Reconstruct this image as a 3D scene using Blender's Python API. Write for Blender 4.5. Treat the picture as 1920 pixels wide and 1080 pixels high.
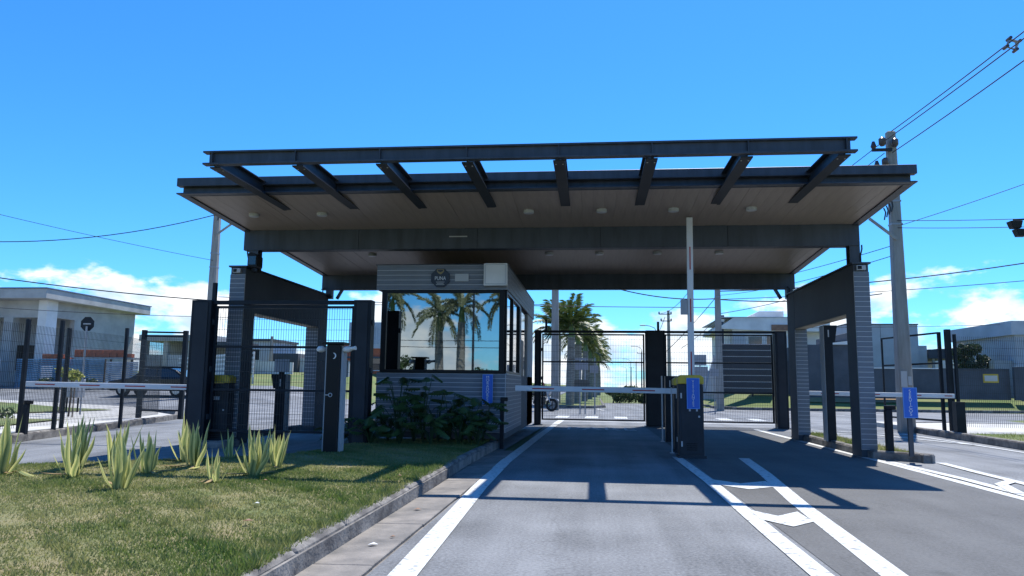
import bpy, bmesh, math, random
import numpy as np
from mathutils import Vector, Matrix

# ------------------------------------------------------------------ reset
for o in list(bpy.data.objects):
    bpy.data.objects.remove(o, do_unlink=True)
scene = bpy.context.scene
COL = scene.collection
random.seed(7)
rng = np.random.default_rng(7)

# ------------------------------------------------------------------ camera
# world: X right across the lanes, Y along the road, Z up; camera in a car, 1.2 m above the road
cam_d = bpy.data.cameras.new('camera')
cam_d.sensor_width = 36.0
cam_d.lens = 36.0 * 1400.0 / 1920.0
cam_d.clip_start = 0.05
cam_d.clip_end = 6000.0
cam = bpy.data.objects.new('camera', cam_d)
COL.objects.link(cam)
RM = [[0.9943348171797891, -0.001974244538505546, -0.10627499095524633],
      [0.10562529090547154, 0.13027119211674823, 0.9858360484510676],
      [0.011898288329420166, -0.9914764338414622, 0.12974171215089822]]
right = Vector((RM[0][0], RM[1][0], RM[2][0]))
up = Vector((-RM[0][1], -RM[1][1], -RM[2][1]))
fwd = Vector((RM[0][2], RM[1][2], RM[2][2]))
m = Matrix.Identity(4)
for i in range(3):
    m[i][0] = right[i]; m[i][1] = up[i]; m[i][2] = -fwd[i]
m[0][3], m[1][3], m[2][3] = 0, 0, 1.2
cam.matrix_world = m
scene.camera = cam

# ------------------------------------------------------------------ light
SUN = Vector((0.175, 0.46, 1.0)).normalized()
EL = math.asin(SUN.z)
AZ = math.atan2(SUN.x, SUN.y)
sd = bpy.data.lights.new('sun', 'SUN')
sd.energy = 4.2
sd.angle = math.radians(0.53)
sd.color = (1.0, 0.955, 0.88)
so = bpy.data.objects.new('sun', sd)
so.rotation_euler = SUN.to_track_quat('Z', 'Y').to_euler()
so.location = (5, 20, 40)
COL.objects.link(so)

world = bpy.data.worlds.new('World')
scene.world = world
world.use_nodes = True
nt = world.node_tree
N = nt.nodes; L = nt.links
N.clear()
wo = N.new('ShaderNodeOutputWorld'); bg = N.new('ShaderNodeBackground')
bg.inputs['Strength'].default_value = 0.10
sky = N.new('ShaderNodeTexSky'); sky.sky_type = 'NISHITA'; sky.sun_disc = False
sky.sun_elevation = EL; sky.sun_rotation = AZ
sky.altitude = 600; sky.air_density = 1.0; sky.dust_density = 0.35; sky.ozone_density = 2.2
hs = N.new('ShaderNodeHueSaturation'); hs.inputs['Saturation'].default_value = 1.05
hs.inputs['Value'].default_value = 1.0
tint = N.new('ShaderNodeMix'); tint.data_type = 'RGBA'; tint.blend_type = 'MULTIPLY'; tint.inputs[0].default_value = 1.0
tint.inputs[7].default_value = (0.44, 0.90, 1.38, 1)
L.new(sky.outputs[0], tint.inputs[6]); L.new(tint.outputs[2], hs.inputs['Color'])
tc = N.new('ShaderNodeTexCoord'); sep = N.new('ShaderNodeSeparateXYZ')
L.new(tc.outputs['Generated'], sep.inputs[0])
mp = N.new('ShaderNodeMapping'); mp.inputs['Scale'].default_value = (1, 1, 2.1)
mp.inputs['Location'].default_value = (1.7, 0.4, 0.3)
L.new(tc.outputs['Generated'], mp.inputs[0])
n1 = N.new('ShaderNodeTexNoise'); n1.inputs['Scale'].default_value = 6.5
n1.inputs['Detail'].default_value = 10; n1.inputs['Roughness'].default_value = 0.55
L.new(mp.outputs[0], n1.inputs['Vector'])
bias = N.new('ShaderNodeValToRGB')           # how cloudy by height over the horizon
cr = bias.color_ramp
cr.elements[0].position = 0.0; cr.elements[0].color = (.62, .62, .62, 1)
cr.elements[1].position = 0.30; cr.elements[1].color = (.0, .0, .0, 1)
for p, v in ((0.03, .65), (0.07, .625), (0.11, .555), (0.14, .42), (0.2, .1)):
    e = cr.elements.new(p); e.color = (v, v, v, 1)
L.new(sep.outputs['Z'], bias.inputs[0])
ad = N.new('ShaderNodeMath'); ad.operation = 'ADD'
L.new(n1.outputs[0], ad.inputs[0]); L.new(bias.outputs[0], ad.inputs[1])
cm = N.new('ShaderNodeMapRange'); cm.interpolation_type = 'SMOOTHSTEP'
cm.inputs['From Min'].default_value = 1.04; cm.inputs['From Max'].default_value = 1.12
L.new(ad.outputs[0], cm.inputs[0])
n2 = N.new('ShaderNodeTexNoise'); n2.inputs['Scale'].default_value = 16; n2.inputs['Detail'].default_value = 6
L.new(mp.outputs[0], n2.inputs['Vector'])
cc = N.new('ShaderNodeValToRGB')
cc.color_ramp.elements[0].position = 0.36; cc.color_ramp.elements[0].color = (4.2, 5.4, 6.8, 1)
cc.color_ramp.elements[1].position = 0.58; cc.color_ramp.elements[1].color = (8.0, 8.2, 8.4, 1)
L.new(n2.outputs[0], cc.inputs[0])
mx = N.new('ShaderNodeMix'); mx.data_type = 'RGBA'
L.new(cm.outputs[0], mx.inputs[0]); L.new(hs.outputs[0], mx.inputs[6]); L.new(cc.outputs[0], mx.inputs[7])
L.new(mx.outputs[2], bg.inputs['Color']); L.new(bg.outputs[0], wo.inputs[0])

scene.view_settings.view_transform = 'Standard'
scene.view_settings.look = 'None'
scene.view_settings.exposure = 0.75
scene.view_settings.gamma = 1.0
scene.view_settings.use_curve_mapping = False
scene.render.engine = 'CYCLES'

# ------------------------------------------------------------------ materials
MATS = {}
def mat(name, col, rough=0.6, metal=0.0, var=0.0, scale=6.0, bump=0.0, bscale=60.0, col2=None, detail=6, spec=0.5, stretch=None, lo=0.35, hi=0.65):
    if name in MATS: return MATS[name]
    M = bpy.data.materials.new(name); M.use_nodes = True
    nt = M.node_tree; n = nt.nodes; l = nt.links
    b = n['Principled BSDF']
    b.inputs['Roughness'].default_value = rough
    b.inputs['Metallic'].default_value = metal
    b.inputs['Specular IOR Level'].default_value = spec
    c = tuple(col) + (1,)
    b.inputs['Base Color'].default_value = c
    t = n.new('ShaderNodeTexCoord')
    src = t.outputs['Object']
    if stretch:
        mp = n.new('ShaderNodeMapping'); mp.inputs['Scale'].default_value = stretch
        l.new(src, mp.inputs[0]); src = mp.outputs[0]
    if var > 0 or col2:
        nz = n.new('ShaderNodeTexNoise'); nz.inputs['Scale'].default_value = scale
        nz.inputs['Detail'].default_value = detail; nz.inputs['Roughness'].default_value = 0.6
        l.new(src, nz.inputs['Vector'])
        r = n.new('ShaderNodeValToRGB')
        r.color_ramp.elements[0].position = lo; r.color_ramp.elements[1].position = hi
        if col2: a, d = tuple(col), tuple(col2)
        else: a, d = tuple(x * (1 - var) for x in col), tuple(min(1, x * (1 + var)) for x in col)
        r.color_ramp.elements[0].color = a + (1,); r.color_ramp.elements[1].color = d + (1,)
        l.new(nz.outputs[0], r.inputs[0]); l.new(r.outputs[0], b.inputs['Base Color'])
    if bump > 0:
        nb = n.new('ShaderNodeTexNoise'); nb.inputs['Scale'].default_value = bscale; nb.inputs['Detail'].default_value = 4
        l.new(src, nb.inputs['Vector'])
        bp = n.new('ShaderNodeBump'); bp.inputs['Strength'].default_value = bump; bp.inputs['Distance'].default_value = 0.02
        l.new(nb.outputs[0], bp.inputs['Height']); l.new(bp.outputs[0], b.inputs['Normal'])
    MATS[name] = M
    return M

def asphalt(name, base, light):
    """asphalt: fine aggregate speckle over broad worn patches"""
    M = bpy.data.materials.new(name); M.use_nodes = True
    nt = M.node_tree; n = nt.nodes; l = nt.links; b = n['Principled BSDF']
    t = n.new('ShaderNodeTexCoord')
    a = n.new('ShaderNodeTexNoise'); a.inputs['Scale'].default_value = 38; a.inputs['Detail'].default_value = 6; a.inputs['Roughness'].default_value = 0.75
    c = n.new('ShaderNodeTexNoise'); c.inputs['Scale'].default_value = 0.7; c.inputs['Detail'].default_value = 7
    l.new(t.outputs['Object'], a.inputs[0]); l.new(t.outputs['Object'], c.inputs[0])
    mp = n.new('ShaderNodeMapping'); mp.inputs['Scale'].default_value = (2.2, 0.12, 1)
    l.new(t.outputs['Object'], mp.inputs[0])
    w = n.new('ShaderNodeTexNoise'); w.inputs['Scale'].default_value = 1.0; w.inputs['Detail'].default_value = 4
    l.new(mp.outputs[0], w.inputs[0])
    s = n.new('ShaderNodeMath'); s.operation = 'MULTIPLY_ADD'; s.inputs[1].default_value = 0.85
    l.new(a.outputs[0], s.inputs[0])
    s2 = n.new('ShaderNodeMath'); s2.operation = 'MULTIPLY_ADD'; s2.inputs[1].default_value = 0.5; s2.inputs[2].default_value = -0.255
    l.new(c.outputs[0], s2.inputs[0])
    s3 = n.new('ShaderNodeMath'); s3.operation = 'MULTIPLY_ADD'; s3.inputs[1].default_value = 0.40
    l.new(w.outputs[0], s3.inputs[0]); l.new(s2.outputs[0], s3.inputs[2]); l.new(s3.outputs[0], s.inputs[2])
    r = n.new('ShaderNodeValToRGB'); r.color_ramp.elements[0].position = 0.42; r.color_ramp.elements[1].position = 0.76
    r.color_ramp.elements[0].color = tuple(base) + (1,); r.color_ramp.elements[1].color = tuple(light) + (1,)
    l.new(s.outputs[0], r.inputs[0])
    # hairline cracks and oil spots
    wn = n.new('ShaderNodeTexNoise'); wn.inputs['Scale'].default_value = 1.6; wn.inputs['Detail'].default_value = 5
    l.new(t.outputs['Object'], wn.inputs[0])
    wa = n.new('ShaderNodeMix'); wa.data_type = 'RGBA'; wa.blend_type = 'ADD'; wa.inputs[0].default_value = 0.9
    l.new(t.outputs['Object'], wa.inputs[6]); l.new(wn.outputs['Color'], wa.inputs[7])
    vo = n.new('ShaderNodeTexVoronoi'); vo.feature = 'DISTANCE_TO_EDGE'; vo.inputs['Scale'].default_value = 0.33
    l.new(wa.outputs[2], vo.inputs['Vector'])
    ck = n.new('ShaderNodeMapRange'); ck.inputs['From Min'].default_value = 0.0015; ck.inputs['From Max'].default_value = 0.006
    ck.inputs['To Min'].default_value = 0.84; ck.inputs['To Max'].default_value = 1.0
    l.new(vo.outputs['Distance'], ck.inputs[0])
    vs_ = n.new('ShaderNodeTexVoronoi'); vs_.inputs['Scale'].default_value = 1.15
    l.new(t.outputs['Object'], vs_.inputs['Vector'])
    ok = n.new('ShaderNodeMapRange'); ok.inputs['From Min'].default_value = 0.03; ok.inputs['From Max'].default_value = 0.12
    ok.inputs['To Min'].default_value = 0.74; ok.inputs['To Max'].default_value = 1.0
    l.new(vs_.outputs['Distance'], ok.inputs[0])
    mu = n.new('ShaderNodeMath'); mu.operation = 'MULTIPLY'; l.new(ck.outputs[0], mu.inputs[0]); l.new(ok.outputs[0], mu.inputs[1])
    mm = n.new('ShaderNodeMix'); mm.data_type = 'RGBA'; mm.blend_type = 'MULTIPLY'; mm.inputs[0].default_value = 1.0
    l.new(r.outputs[0], mm.inputs[6]); l.new(mu.outputs[0], mm.inputs[7]); l.new(mm.outputs[2], b.inputs['Base Color'])
    b.inputs['Roughness'].default_value = 0.78
    b.inputs['Specular IOR Level'].default_value = 0.4
    bp = n.new('ShaderNodeBump'); bp.inputs['Strength'].default_value = 0.5; bp.inputs['Distance'].default_value = 0.01
    l.new(a.outputs[0], bp.inputs['Height']); l.new(bp.outputs[0], b.inputs['Normal'])
    MATS[name] = M
    return M

M_ASPH = asphalt('asphalt', (0.058, 0.063, 0.070), (0.215, 0.226, 0.240))
M_ASPD = asphalt('asphalt_darker', (0.05, 0.051, 0.053), (0.115, 0.118, 0.12))  # darker tone of the same asphalt, for the hatched strip and second lane
M_PAINT = mat('road_paint', (0.17, 0.175, 0.18), 0.75, col2=(0.54, 0.56, 0.56), scale=16, bump=0.25, bscale=90, detail=12, lo=0.32, hi=0.47)
M_CONC = mat('concrete', (0.36, 0.34, 0.31), 0.85, var=0.22, scale=3.5, bump=0.3, bscale=40)
M_KERB = mat('kerb_concrete', (0.27, 0.255, 0.235), 0.9, col2=(0.085, 0.08, 0.078), scale=4.0, bump=0.5, bscale=30, detail=9)
M_GUTTER = mat('gutter_concrete', (0.27, 0.245, 0.22), 0.85, col2=(0.10, 0.098, 0.096), scale=1.9, bump=0.3, bscale=45, detail=10)
M_PAVE = mat('pavement_concrete', (0.44, 0.43, 0.40), 0.85, var=0.15, scale=1.6, bump=0.2, bscale=30)
M_LAWN = mat('lawn_soil', (0.12, 0.145, 0.045), 0.95, col2=(0.23, 0.19, 0.10), scale=1.6, bump=0.6, bscale=50, detail=10)
M_GRASSFAR = mat('far_grass', (0.085, 0.135, 0.03), 0.95, col2=(0.16, 0.17, 0.06), scale=0.35, bump=0.7, bscale=9, detail=12)
M_STEEL = mat('painted_steel', (0.035, 0.042, 0.054), 0.45, var=0.30, scale=3.0, stretch=(2.5, 2.5, .35), bump=0.06, bscale=12)
M_STEEL2 = mat('painted_steel_web', (0.030, 0.035, 0.043), 0.5, var=0.15, scale=2.0, spec=0.18)
M_BEAM = mat('beam_paint', (0.045, 0.056, 0.075), 0.55, var=0.25, scale=2.2, stretch=(2.2, 1, .3), bump=0.10, bscale=9)
M_GATE = mat('gate_steel', (0.012, 0.017, 0.024), 0.45, var=0.25, scale=3, spec=0.18)
M_WIRE = mat('mesh_wire', (0.02, 0.026, 0.028), 0.5)
M_SOFF = mat('soffit_board', (0.33, 0.262, 0.215), 0.45, var=0.08, scale=2.2, stretch=(9, 0.7, 1), bump=0.04, bscale=8)
M_CLAD = mat('cladding_board', (0.15, 0.17, 0.20), 0.55, var=0.12, scale=3.0, stretch=(1, 1, 6), bump=0.06, bscale=25)
M_JOINT = mat('cladding_joint', (0.52, 0.54, 0.56), 0.7)
M_DARKW = mat('dark_wall_paint', (0.055, 0.066, 0.080), 0.7, var=0.12, scale=1.5, bump=0.12, bscale=22)
M_WHITE = mat('white_paint', (0.70, 0.70, 0.68), 0.6, var=0.07, scale=1.2)
M_WALLW = mat('render_white', (0.70, 0.70, 0.68), 0.8, var=0.12, scale=0.8, bump=0.15, bscale=12)
M_WALLG = mat('render_grey', (0.44, 0.46, 0.48), 0.8, var=0.10, scale=0.8, bump=0.1, bscale=12)
M_WALLD = mat('render_dark', (0.075, 0.085, 0.10), 0.85, var=0.2, scale=0.9, bump=0.2, bscale=6)
M_RAWCON = mat('raw_concrete', (0.34, 0.34, 0.33), 0.9, col2=(0.46, 0.46, 0.44), scale=0.9, bump=0.2, bscale=8)
M_BRICK = mat('brick', (0.42, 0.12, 0.06), 0.9, var=0.25, scale=3)
M_BOXBR = mat('container_brown', (0.20, 0.075, 0.05), 0.7, var=0.2, scale=2)
M_BLUEH = mat('hoarding_blue', (0.10, 0.22, 0.33), 0.5, var=0.25, scale=1.2)
M_GREYH = mat('hoarding_grey', (0.33, 0.38, 0.44), 0.5, var=0.2, scale=1.2)
M_SIGNB = mat('sign_blue', (0.012, 0.12, 0.55), 0.45)
M_SIGNW = mat('sign_white', (0.72, 0.74, 0.76), 0.5)
M_SIGNG = mat('sign_grey_back', (0.30, 0.31, 0.33), 0.5, metal=0.3)
M_YEL = mat('yellow_paint', (0.50, 0.36, 0.03), 0.5, var=0.15, scale=4)
M_RED = mat('red_tape', (0.38, 0.03, 0.03), 0.5)
M_CAB = mat('cabinet_paint', (0.028, 0.033, 0.040), 0.55, var=0.15, scale=3, spec=0.25)
M_ARM = mat('arm_paint', (0.60, 0.62, 0.64), 0.45, var=0.06, scale=3)
M_POLE = mat('pole_concrete', (0.36, 0.34, 0.31), 0.9, col2=(0.25, 0.235, 0.21), scale=2.0, stretch=(3, 3, 0.4), bump=0.25, bscale=25)
M_CABLE = mat('cable', (0.015, 0.015, 0.018), 0.6)
M_PORC = mat('insulator', (0.06, 0.045, 0.05), 0.3)
M_BLACK = mat('black_plastic', (0.012, 0.013, 0.015), 0.4, spec=0.18)
M_GREYP = mat('grey_plastic', (0.45, 0.46, 0.47), 0.45)
M_LENS = mat('lamp_diffuser', (0.55, 0.56, 0.57), 0.35)
M_GLASS = mat('mirror_glass', (0.31, 0.345, 0.35), 0.012, metal=1.0, var=0.06, scale=1.5, bump=0.006, bscale=1.2)
M_GLASSD = mat('dark_glass', (0.02, 0.026, 0.034), 0.05, spec=0.8)
M_GLASSB = mat('balcony_glass', (0.10, 0.17, 0.20), 0.06, spec=0.7)
M_CARP = mat('car_paint_black', (0.006, 0.008, 0.012), 0.22, spec=0.35)
M_TYRE = mat('tyre', (0.018, 0.018, 0.018), 0.85)
M_RIM = mat('rim_metal', (0.35, 0.36, 0.37), 0.35, metal=0.9)
M_TRUNK = mat('palm_trunk', (0.33, 0.31, 0.275), 0.9, col2=(0.17, 0.155, 0.13), scale=3, stretch=(1, 1, 7), bump=0.5, bscale=10)
M_SHAFT = mat('palm_crownshaft', (0.13, 0.20, 0.06), 0.5, var=0.2, scale=3)
M_BARK = mat('bark', (0.12, 0.09, 0.065), 0.95, var=0.3, scale=5, bump=0.6, bscale=15)
M_EMB = mat('emblem_dark', (0.016, 0.022, 0.036), 0.4)
M_GOLD = mat('emblem_gold', (0.30, 0.23, 0.10), 0.5)
M_WOODP = mat('wood_panel', (0.24, 0.13, 0.08), 0.6, var=0.2, scale=4)
M_TERRA = mat('soil', (0.30, 0.18, 0.11), 0.95, col2=(0.20, 0.18, 0.07), scale=1.2, bump=0.6, bscale=8)

def leafmat(name, dark, lightc, trans=0.25, rough=0.5):
    """foliage: colour from the per-leaf attribute 'tone', with light let through"""
    M = bpy.data.materials.new(name); M.use_nodes = True
    nt = M.node_tree; n = nt.nodes; l = nt.links; b = n['Principled BSDF']
    at = n.new('ShaderNodeAttribute'); at.attribute_name = 'tone'
    r = n.new('ShaderNodeValToRGB')
    r.color_ramp.elements[0].color = tuple(dark) + (1,); r.color_ramp.elements[1].color = tuple(lightc) + (1,)
    l.new(at.outputs['Fac'], r.inputs[0]); l.new(r.outputs[0], b.inputs['Base Color'])
    b.inputs['Roughness'].default_value = rough
    tr = n.new('ShaderNodeBsdfTranslucent'); l.new(r.outputs[0], tr.inputs[0])
    mxs = n.new('ShaderNodeMixShader'); mxs.inputs[0].default_value = trans
    l.new(b.outputs[0], mxs.inputs[1]); l.new(tr.outputs[0], mxs.inputs[2])
    l.new(mxs.outputs[0], n['Material Output'].inputs[0])
    MATS[name] = M
    return M
M_GRASS = leafmat('grass_blade', (0.10, 0.165, 0.035), (0.36, 0.335, 0.14), 0.5)
M_AGAVE = leafmat('agave_leaf', (0.12, 0.20, 0.07), (0.82, 0.78, 0.32), 0.48, 0.45)
M_PHILO = leafmat('philodendron_leaf', (0.03, 0.07, 0.028), (0.09, 0.16, 0.05), 0.3, 0.3)
M_FROND = leafmat('palm_frond', (0.035, 0.07, 0.018), (0.15, 0.19, 0.04), 0.3, 0.45)
M_FOXT = leafmat('foxtail_frond', (0.24, 0.28, 0.17), (0.52, 0.54, 0.36), 0.3, 0.5)
M_TREE = leafmat('tree_leaf', (0.016, 0.032, 0.014), (0.065, 0.10, 0.035), 0.25, 0.5)
M_BUSH = leafmat('bush_leaf', (0.03, 0.06, 0.02), (0.12, 0.17, 0.05), 0.25, 0.5)
M_FLOWER = leafmat('croton_leaf', (0.10, 0.16, 0.03), (0.60, 0.55, 0.08), 0.25, 0.5)

# ------------------------------------------------------------------ mesh helpers
WL = {}                                  # world location of each parent empty
def tag(o, label=None, cat=None, group=None, kind=None):
    if label: o['label'] = label
    if cat: o['category'] = cat
    if group: o['group'] = group
    if kind: o['kind'] = kind
    return o
def thing(name, label, cat, loc=(0, 0, 0), group=None):
    o = bpy.data.objects.new(name, None); COL.objects.link(o)
    o.empty_display_size = 0.2
    o.location = loc; WL[o] = Vector(loc)
    return tag(o, label, cat, group)
def link(name, me, parent=None, loc=None, rot=None, scale=None):
    o = bpy.data.objects.new(name, me); COL.objects.link(o)
    if parent: o.parent = parent
    if loc is not None: o.location = loc
    if rot is not None: o.rotation_euler = rot
    if scale is not None: o.scale = scale if hasattr(scale, '__len__') else (scale,) * 3
    WL[o] = Vector((0, 0, 0)) if parent is None else WL.get(parent, Vector((0, 0, 0))).copy()
    if loc is not None: WL[o] = WL[o] + Vector(loc)
    return o

class B:
    """collects shapes into one mesh"""
    def __init__(s): s.v = []; s.f = []
    def add(s, vs, fs):
        n = len(s.v); s.v += [tuple(p) for p in vs]; s.f += [tuple(i + n for i in f) for f in fs]; return s
    def box(s, x0, x1, y0, y1, z0, z1):
        vs = [(x0, y0, z0), (x1, y0, z0), (x1, y1, z0), (x0, y1, z0), (x0, y0, z1), (x1, y0, z1), (x1, y1, z1), (x0, y1, z1)]
        return s.add(vs, [(3, 2, 1, 0), (4, 5, 6, 7), (0, 1, 5, 4), (1, 2, 6, 5), (2, 3, 7, 6), (3, 0, 4, 7)])
    def beam(s, p, q, w, h, upv=(0, 0, 1)):
        p = Vector(p); q = Vector(q); d = (q - p).normalized(); u = Vector(upv)
        if abs(d.dot(u)) > 0.98: u = Vector((0, 1, 0))
        r = d.cross(u).normalized(); u = r.cross(d).normalized()
        a = r * w / 2; b = u * h / 2
        vs = [p - a - b, p + a - b, p + a + b, p - a + b, q - a - b, q + a - b, q + a + b, q - a + b]
        return s.add(vs, [(0, 1, 2, 3), (7, 6, 5, 4), (4, 5, 1, 0), (5, 6, 2, 1), (6, 7, 3, 2), (7, 4, 0, 3)])
    def tube(s, pts, r, n=8, cap=True):
        pts = [Vector(p) for p in pts]; rs = r if hasattr(r, '__len__') else [r] * len(pts)
        vs = []; fs = []
        ref = None
        for i, p in enumerate(pts):
            d = (pts[min(i + 1, len(pts) - 1)] - pts[max(i - 1, 0)]).normalized()
            if ref is None: ref = Vector((0, 0, 1)) if abs(d.z) < .9 else Vector((1, 0, 0))
            a = d.cross(ref).normalized(); b = d.cross(a).normalized(); ref = -b if b.dot(ref) < 0 else b
            a = d.cross(ref).normalized(); b = d.cross(a)
            for k in range(n):
                t = 2 * math.pi * k / n
                vs.append(p + (a * math.cos(t) + b * math.sin(t)) * rs[i])
        for i in range(len(pts) - 1):
            for k in range(n):
                k2 = (k + 1) % n
                fs.append((i * n + k, i * n + k2, (i + 1) * n + k2, (i + 1) * n + k))
        if cap:
            fs.append(tuple(range(n - 1, -1, -1))); m0 = (len(pts) - 1) * n
            fs.append(tuple(range(m0, m0 + n)))
        return s.add(vs, fs)
    def cyl(s, p, q, r, n=16): return s.tube([p, q], r, n)
    def prism(s, poly, axis, a0, a1):
        """poly of 2-D points swept along an axis: x -> (y,z), y -> (x,z), z -> (x,y)"""
        def mk(p, a):
            if axis == 'x': return (a, p[0], p[1])
            if axis == 'y': return (p[0], a, p[1])
            return (p[0], p[1], a)
        n = len(poly)
        vs = [mk(p, a0) for p in poly] + [mk(p, a1) for p in poly]
        fs = [tuple(range(n)), tuple(range(2 * n - 1, n - 1, -1))]
        for i in range(n):
            j = (i + 1) % n
            fs.append((i, i + n, j + n, j))
        return s.add(vs, fs)
    def build(s, name, mt, parent=None, bevel=0.0, smooth=False, kind=None, local=False):
        off = Vector((0, 0, 0)) if (parent is None or local) else WL.get(parent, Vector((0, 0, 0)))
        me = s.mesh(name, mt, off, bevel, smooth)
        o = link(name, me, parent)
        if kind: o['kind'] = kind
        return o
    def mesh(s, name, mt, off=Vector((0, 0, 0)), bevel=0.0, smooth=False):
        me = bpy.data.meshes.new(name)
        me.from_pydata([(p[0] - off.x, p[1] - off.y, p[2] - off.z) for p in s.v], [], s.f)
        bm = bmesh.new(); bm.from_mesh(me)
        bmesh.ops.recalc_face_normals(bm, faces=bm.faces)
        if bevel > 0:
            es = [e for e in bm.edges if len(e.link_faces) == 2 and e.calc_face_angle(0) > 0.6]
            bmesh.ops.bevel(bm, geom=es, offset=bevel, segments=1, affect='EDGES', clamp_overlap=True)
        bm.to_mesh(me); bm.free()
        if smooth:
            for p in me.polygons: p.use_smooth = True
            try: me.set_sharp_from_angle(angle=math.radians(40))
            except Exception: pass
        me.materials.append(mt)
        return me

def raw_mesh(name, V, F, mt, tone=None, smooth=False):
    """numpy mesh; tone = per-vertex float attribute"""
    me = bpy.data.meshes.new(name)
    V = np.asarray(V, dtype=np.float32); F = np.asarray(F, dtype=np.int32)
    k = F.shape[1]
    me.vertices.add(len(V)); me.vertices.foreach_set('co', V.ravel())
    me.loops.add(F.size); me.loops.foreach_set('vertex_index', F.ravel())
    me.polygons.add(len(F)); me.polygons.foreach_set('loop_start', np.arange(0, F.size, k, dtype=np.int32))
    me.update(calc_edges=True); me.validate()
    if tone is not None:
        a = me.attributes.new('tone', 'FLOAT', 'POINT'); a.data.foreach_set('value', np.asarray(tone, dtype=np.float32))
    if smooth: me.polygons.foreach_set('use_smooth', np.ones(len(F), dtype=bool))
    me.materials.append(mt)
    return me

def text_mesh(name, body, size, mt, spacing=1.0, align='CENTER', xs=1.0):
    """flat lettering as a thin mesh facing -Y, centred on the origin"""
    cu = bpy.data.curves.new(name, 'FONT'); cu.body = body; cu.size = size
    cu.align_x = align; cu.align_y = 'CENTER'; cu.extrude = 0.0015; cu.space_character = spacing
    t = bpy.data.objects.new(name, cu); COL.objects.link(t)
    dg = bpy.context.evaluated_depsgraph_get()
    me = bpy.data.meshes.new_from_object(t.evaluated_get(dg))
    bpy.data.objects.remove(t, do_unlink=True)
    me.transform(Matrix.Rotation(math.radians(90), 4, 'X') @ Matrix.Diagonal((xs, 1, 1, 1)))
    me.materials.clear(); me.materials.append(mt)
    return me

def sm(t):
    t = max(0.0, min(1.0, t)); return t * t * (3 - 2 * t)
def terr(x, y):
    """height of the natural ground"""
    zl = min(2.2, 0.06 * max(0.0, y - 27)) * sm((-13 - x) / 5)
    zr = 0.9 * sm((y - 44) / 5) * sm((x - 7.6) / 1.5)
    return -0.03 + max(zl, zr)
def patch(name, quad, off, mt, nx=12, ny=12, parent=None, kind='structure', thick=0.0, label=None):
    """a sheet between four corners (near-left, near-right, far-right, far-left) laid over the ground"""
    b = B(); a, c, d, e = [Vector(q) for q in quad]
    vs = []
    for j in range(ny + 1):
        for i in range(nx + 1):
            u = i / nx; w = j / ny
            p = a * (1 - u) * (1 - w) + c * u * (1 - w) + d * u * w + e * (1 - u) * w
            vs.append((p.x, p.y, terr(p.x, p.y) + 0.03 + off))
    fs = [(j * (nx + 1) + i, j * (nx + 1) + i + 1, (j + 1) * (nx + 1) + i + 1, (j + 1) * (nx + 1) + i) for j in range(ny) for i in range(nx)]
    if thick:
        n0 = len(vs); rim = [i for i in range(nx + 1)] + [(j + 1) * (nx + 1) - 1 for j in range(1, ny + 1)] + \
            [ny * (nx + 1) + i for i in range(nx - 1, -1, -1)] + [j * (nx + 1) for j in range(ny - 1, 0, -1)]
        for k in rim: vs.append((vs[k][0], vs[k][1], vs[k][2] - thick))
        for q in range(len(rim)):
            r = (q + 1) % len(rim); fs.append((rim[q], n0 + q, n0 + r, rim[r]))
    b.add(vs, fs)
    return b.build(name, mt, parent, kind=kind)

# ================================================================== SETTING
def axis(lo, hi, step, far):
    inner = list(np.arange(lo, hi + 1e-6, step))
    return [-f for f in reversed(far) if -f < lo - 1] + inner + [f for f in far if f > hi + 1]
gx = axis(-70, 70, 2.0, [90, 140, 250, 500, 1000, 2500]); gy = axis(-60, 90, 1.5, [75, 110, 160, 250, 500, 1000, 2500])
gv = []; gf = []
for y in gy:
    for x in gx: gv.append((x, y, terr(x, y) - 0.02))
nx = len(gx)
for j in range(len(gy) - 1):
    for i in range(nx - 1): gf.append((j * nx + i, j * nx + i + 1, (j + 1) * nx + i + 1, (j + 1) * nx + i))
B().add(gv, gf).build('ground', M_GRASSFAR, kind='structure', smooth=True)

# ---- roads
road = B().add([(-1.42, -30, 0), (8.85, -30, 0), (8.85, 16.7, 0), (9.0, 19.5, 0), (9.2, 24, 0), (-1.42, 24, 0)], [(0, 1, 2, 3, 4, 5)]).build('road', M_ASPH, kind='structure')
B().add([(-10.2, -30, -0.002), (-7.0, -30, -0.002), (-5.6, 9.6, -0.002), (-1.7, 12, -0.002), (-1.41, 24.01, -0.002), (-13.6, 24.01, -0.002), (-12.2, 18.8, -0.002), (-11.05, 13.6, -0.002), (-10.4, 8, -0.002)],
        [(0, 1, 2, 3, 4, 5, 6, 7, 8)]).build('exit_road', M_ASPH, kind='structure')
patch('cross_road', ((-60, 23.9, 0), (45, 23.9, 0), (45, 44, 0), (-60, 44, 0)), 0.004, M_ASPH, 70, 14)
patch('boulevard_road', ((0.8, 43.9, 0), (7.4, 43.9, 0), (7.5, 57, 0), (0.9, 57, 0)), 0.006, M_ASPH, 4, 30)
patch('boulevard_road', ((-9.5, 43.9, 0), (-3.4, 43.9, 0), (-8, 320, 0), (-14, 320, 0)), 0.006, M_ASPH, 4, 30)
# darker asphalt tone in the hatched strip and the second lane
B().add([(1.60, -3, 0.004), (4.86, -3, 0.004), (4.86, 24, 0.004), (1.62, 24, 0.004)], [(0, 1, 2, 3)]).build('road_patch', M_ASPD, road)

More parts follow.
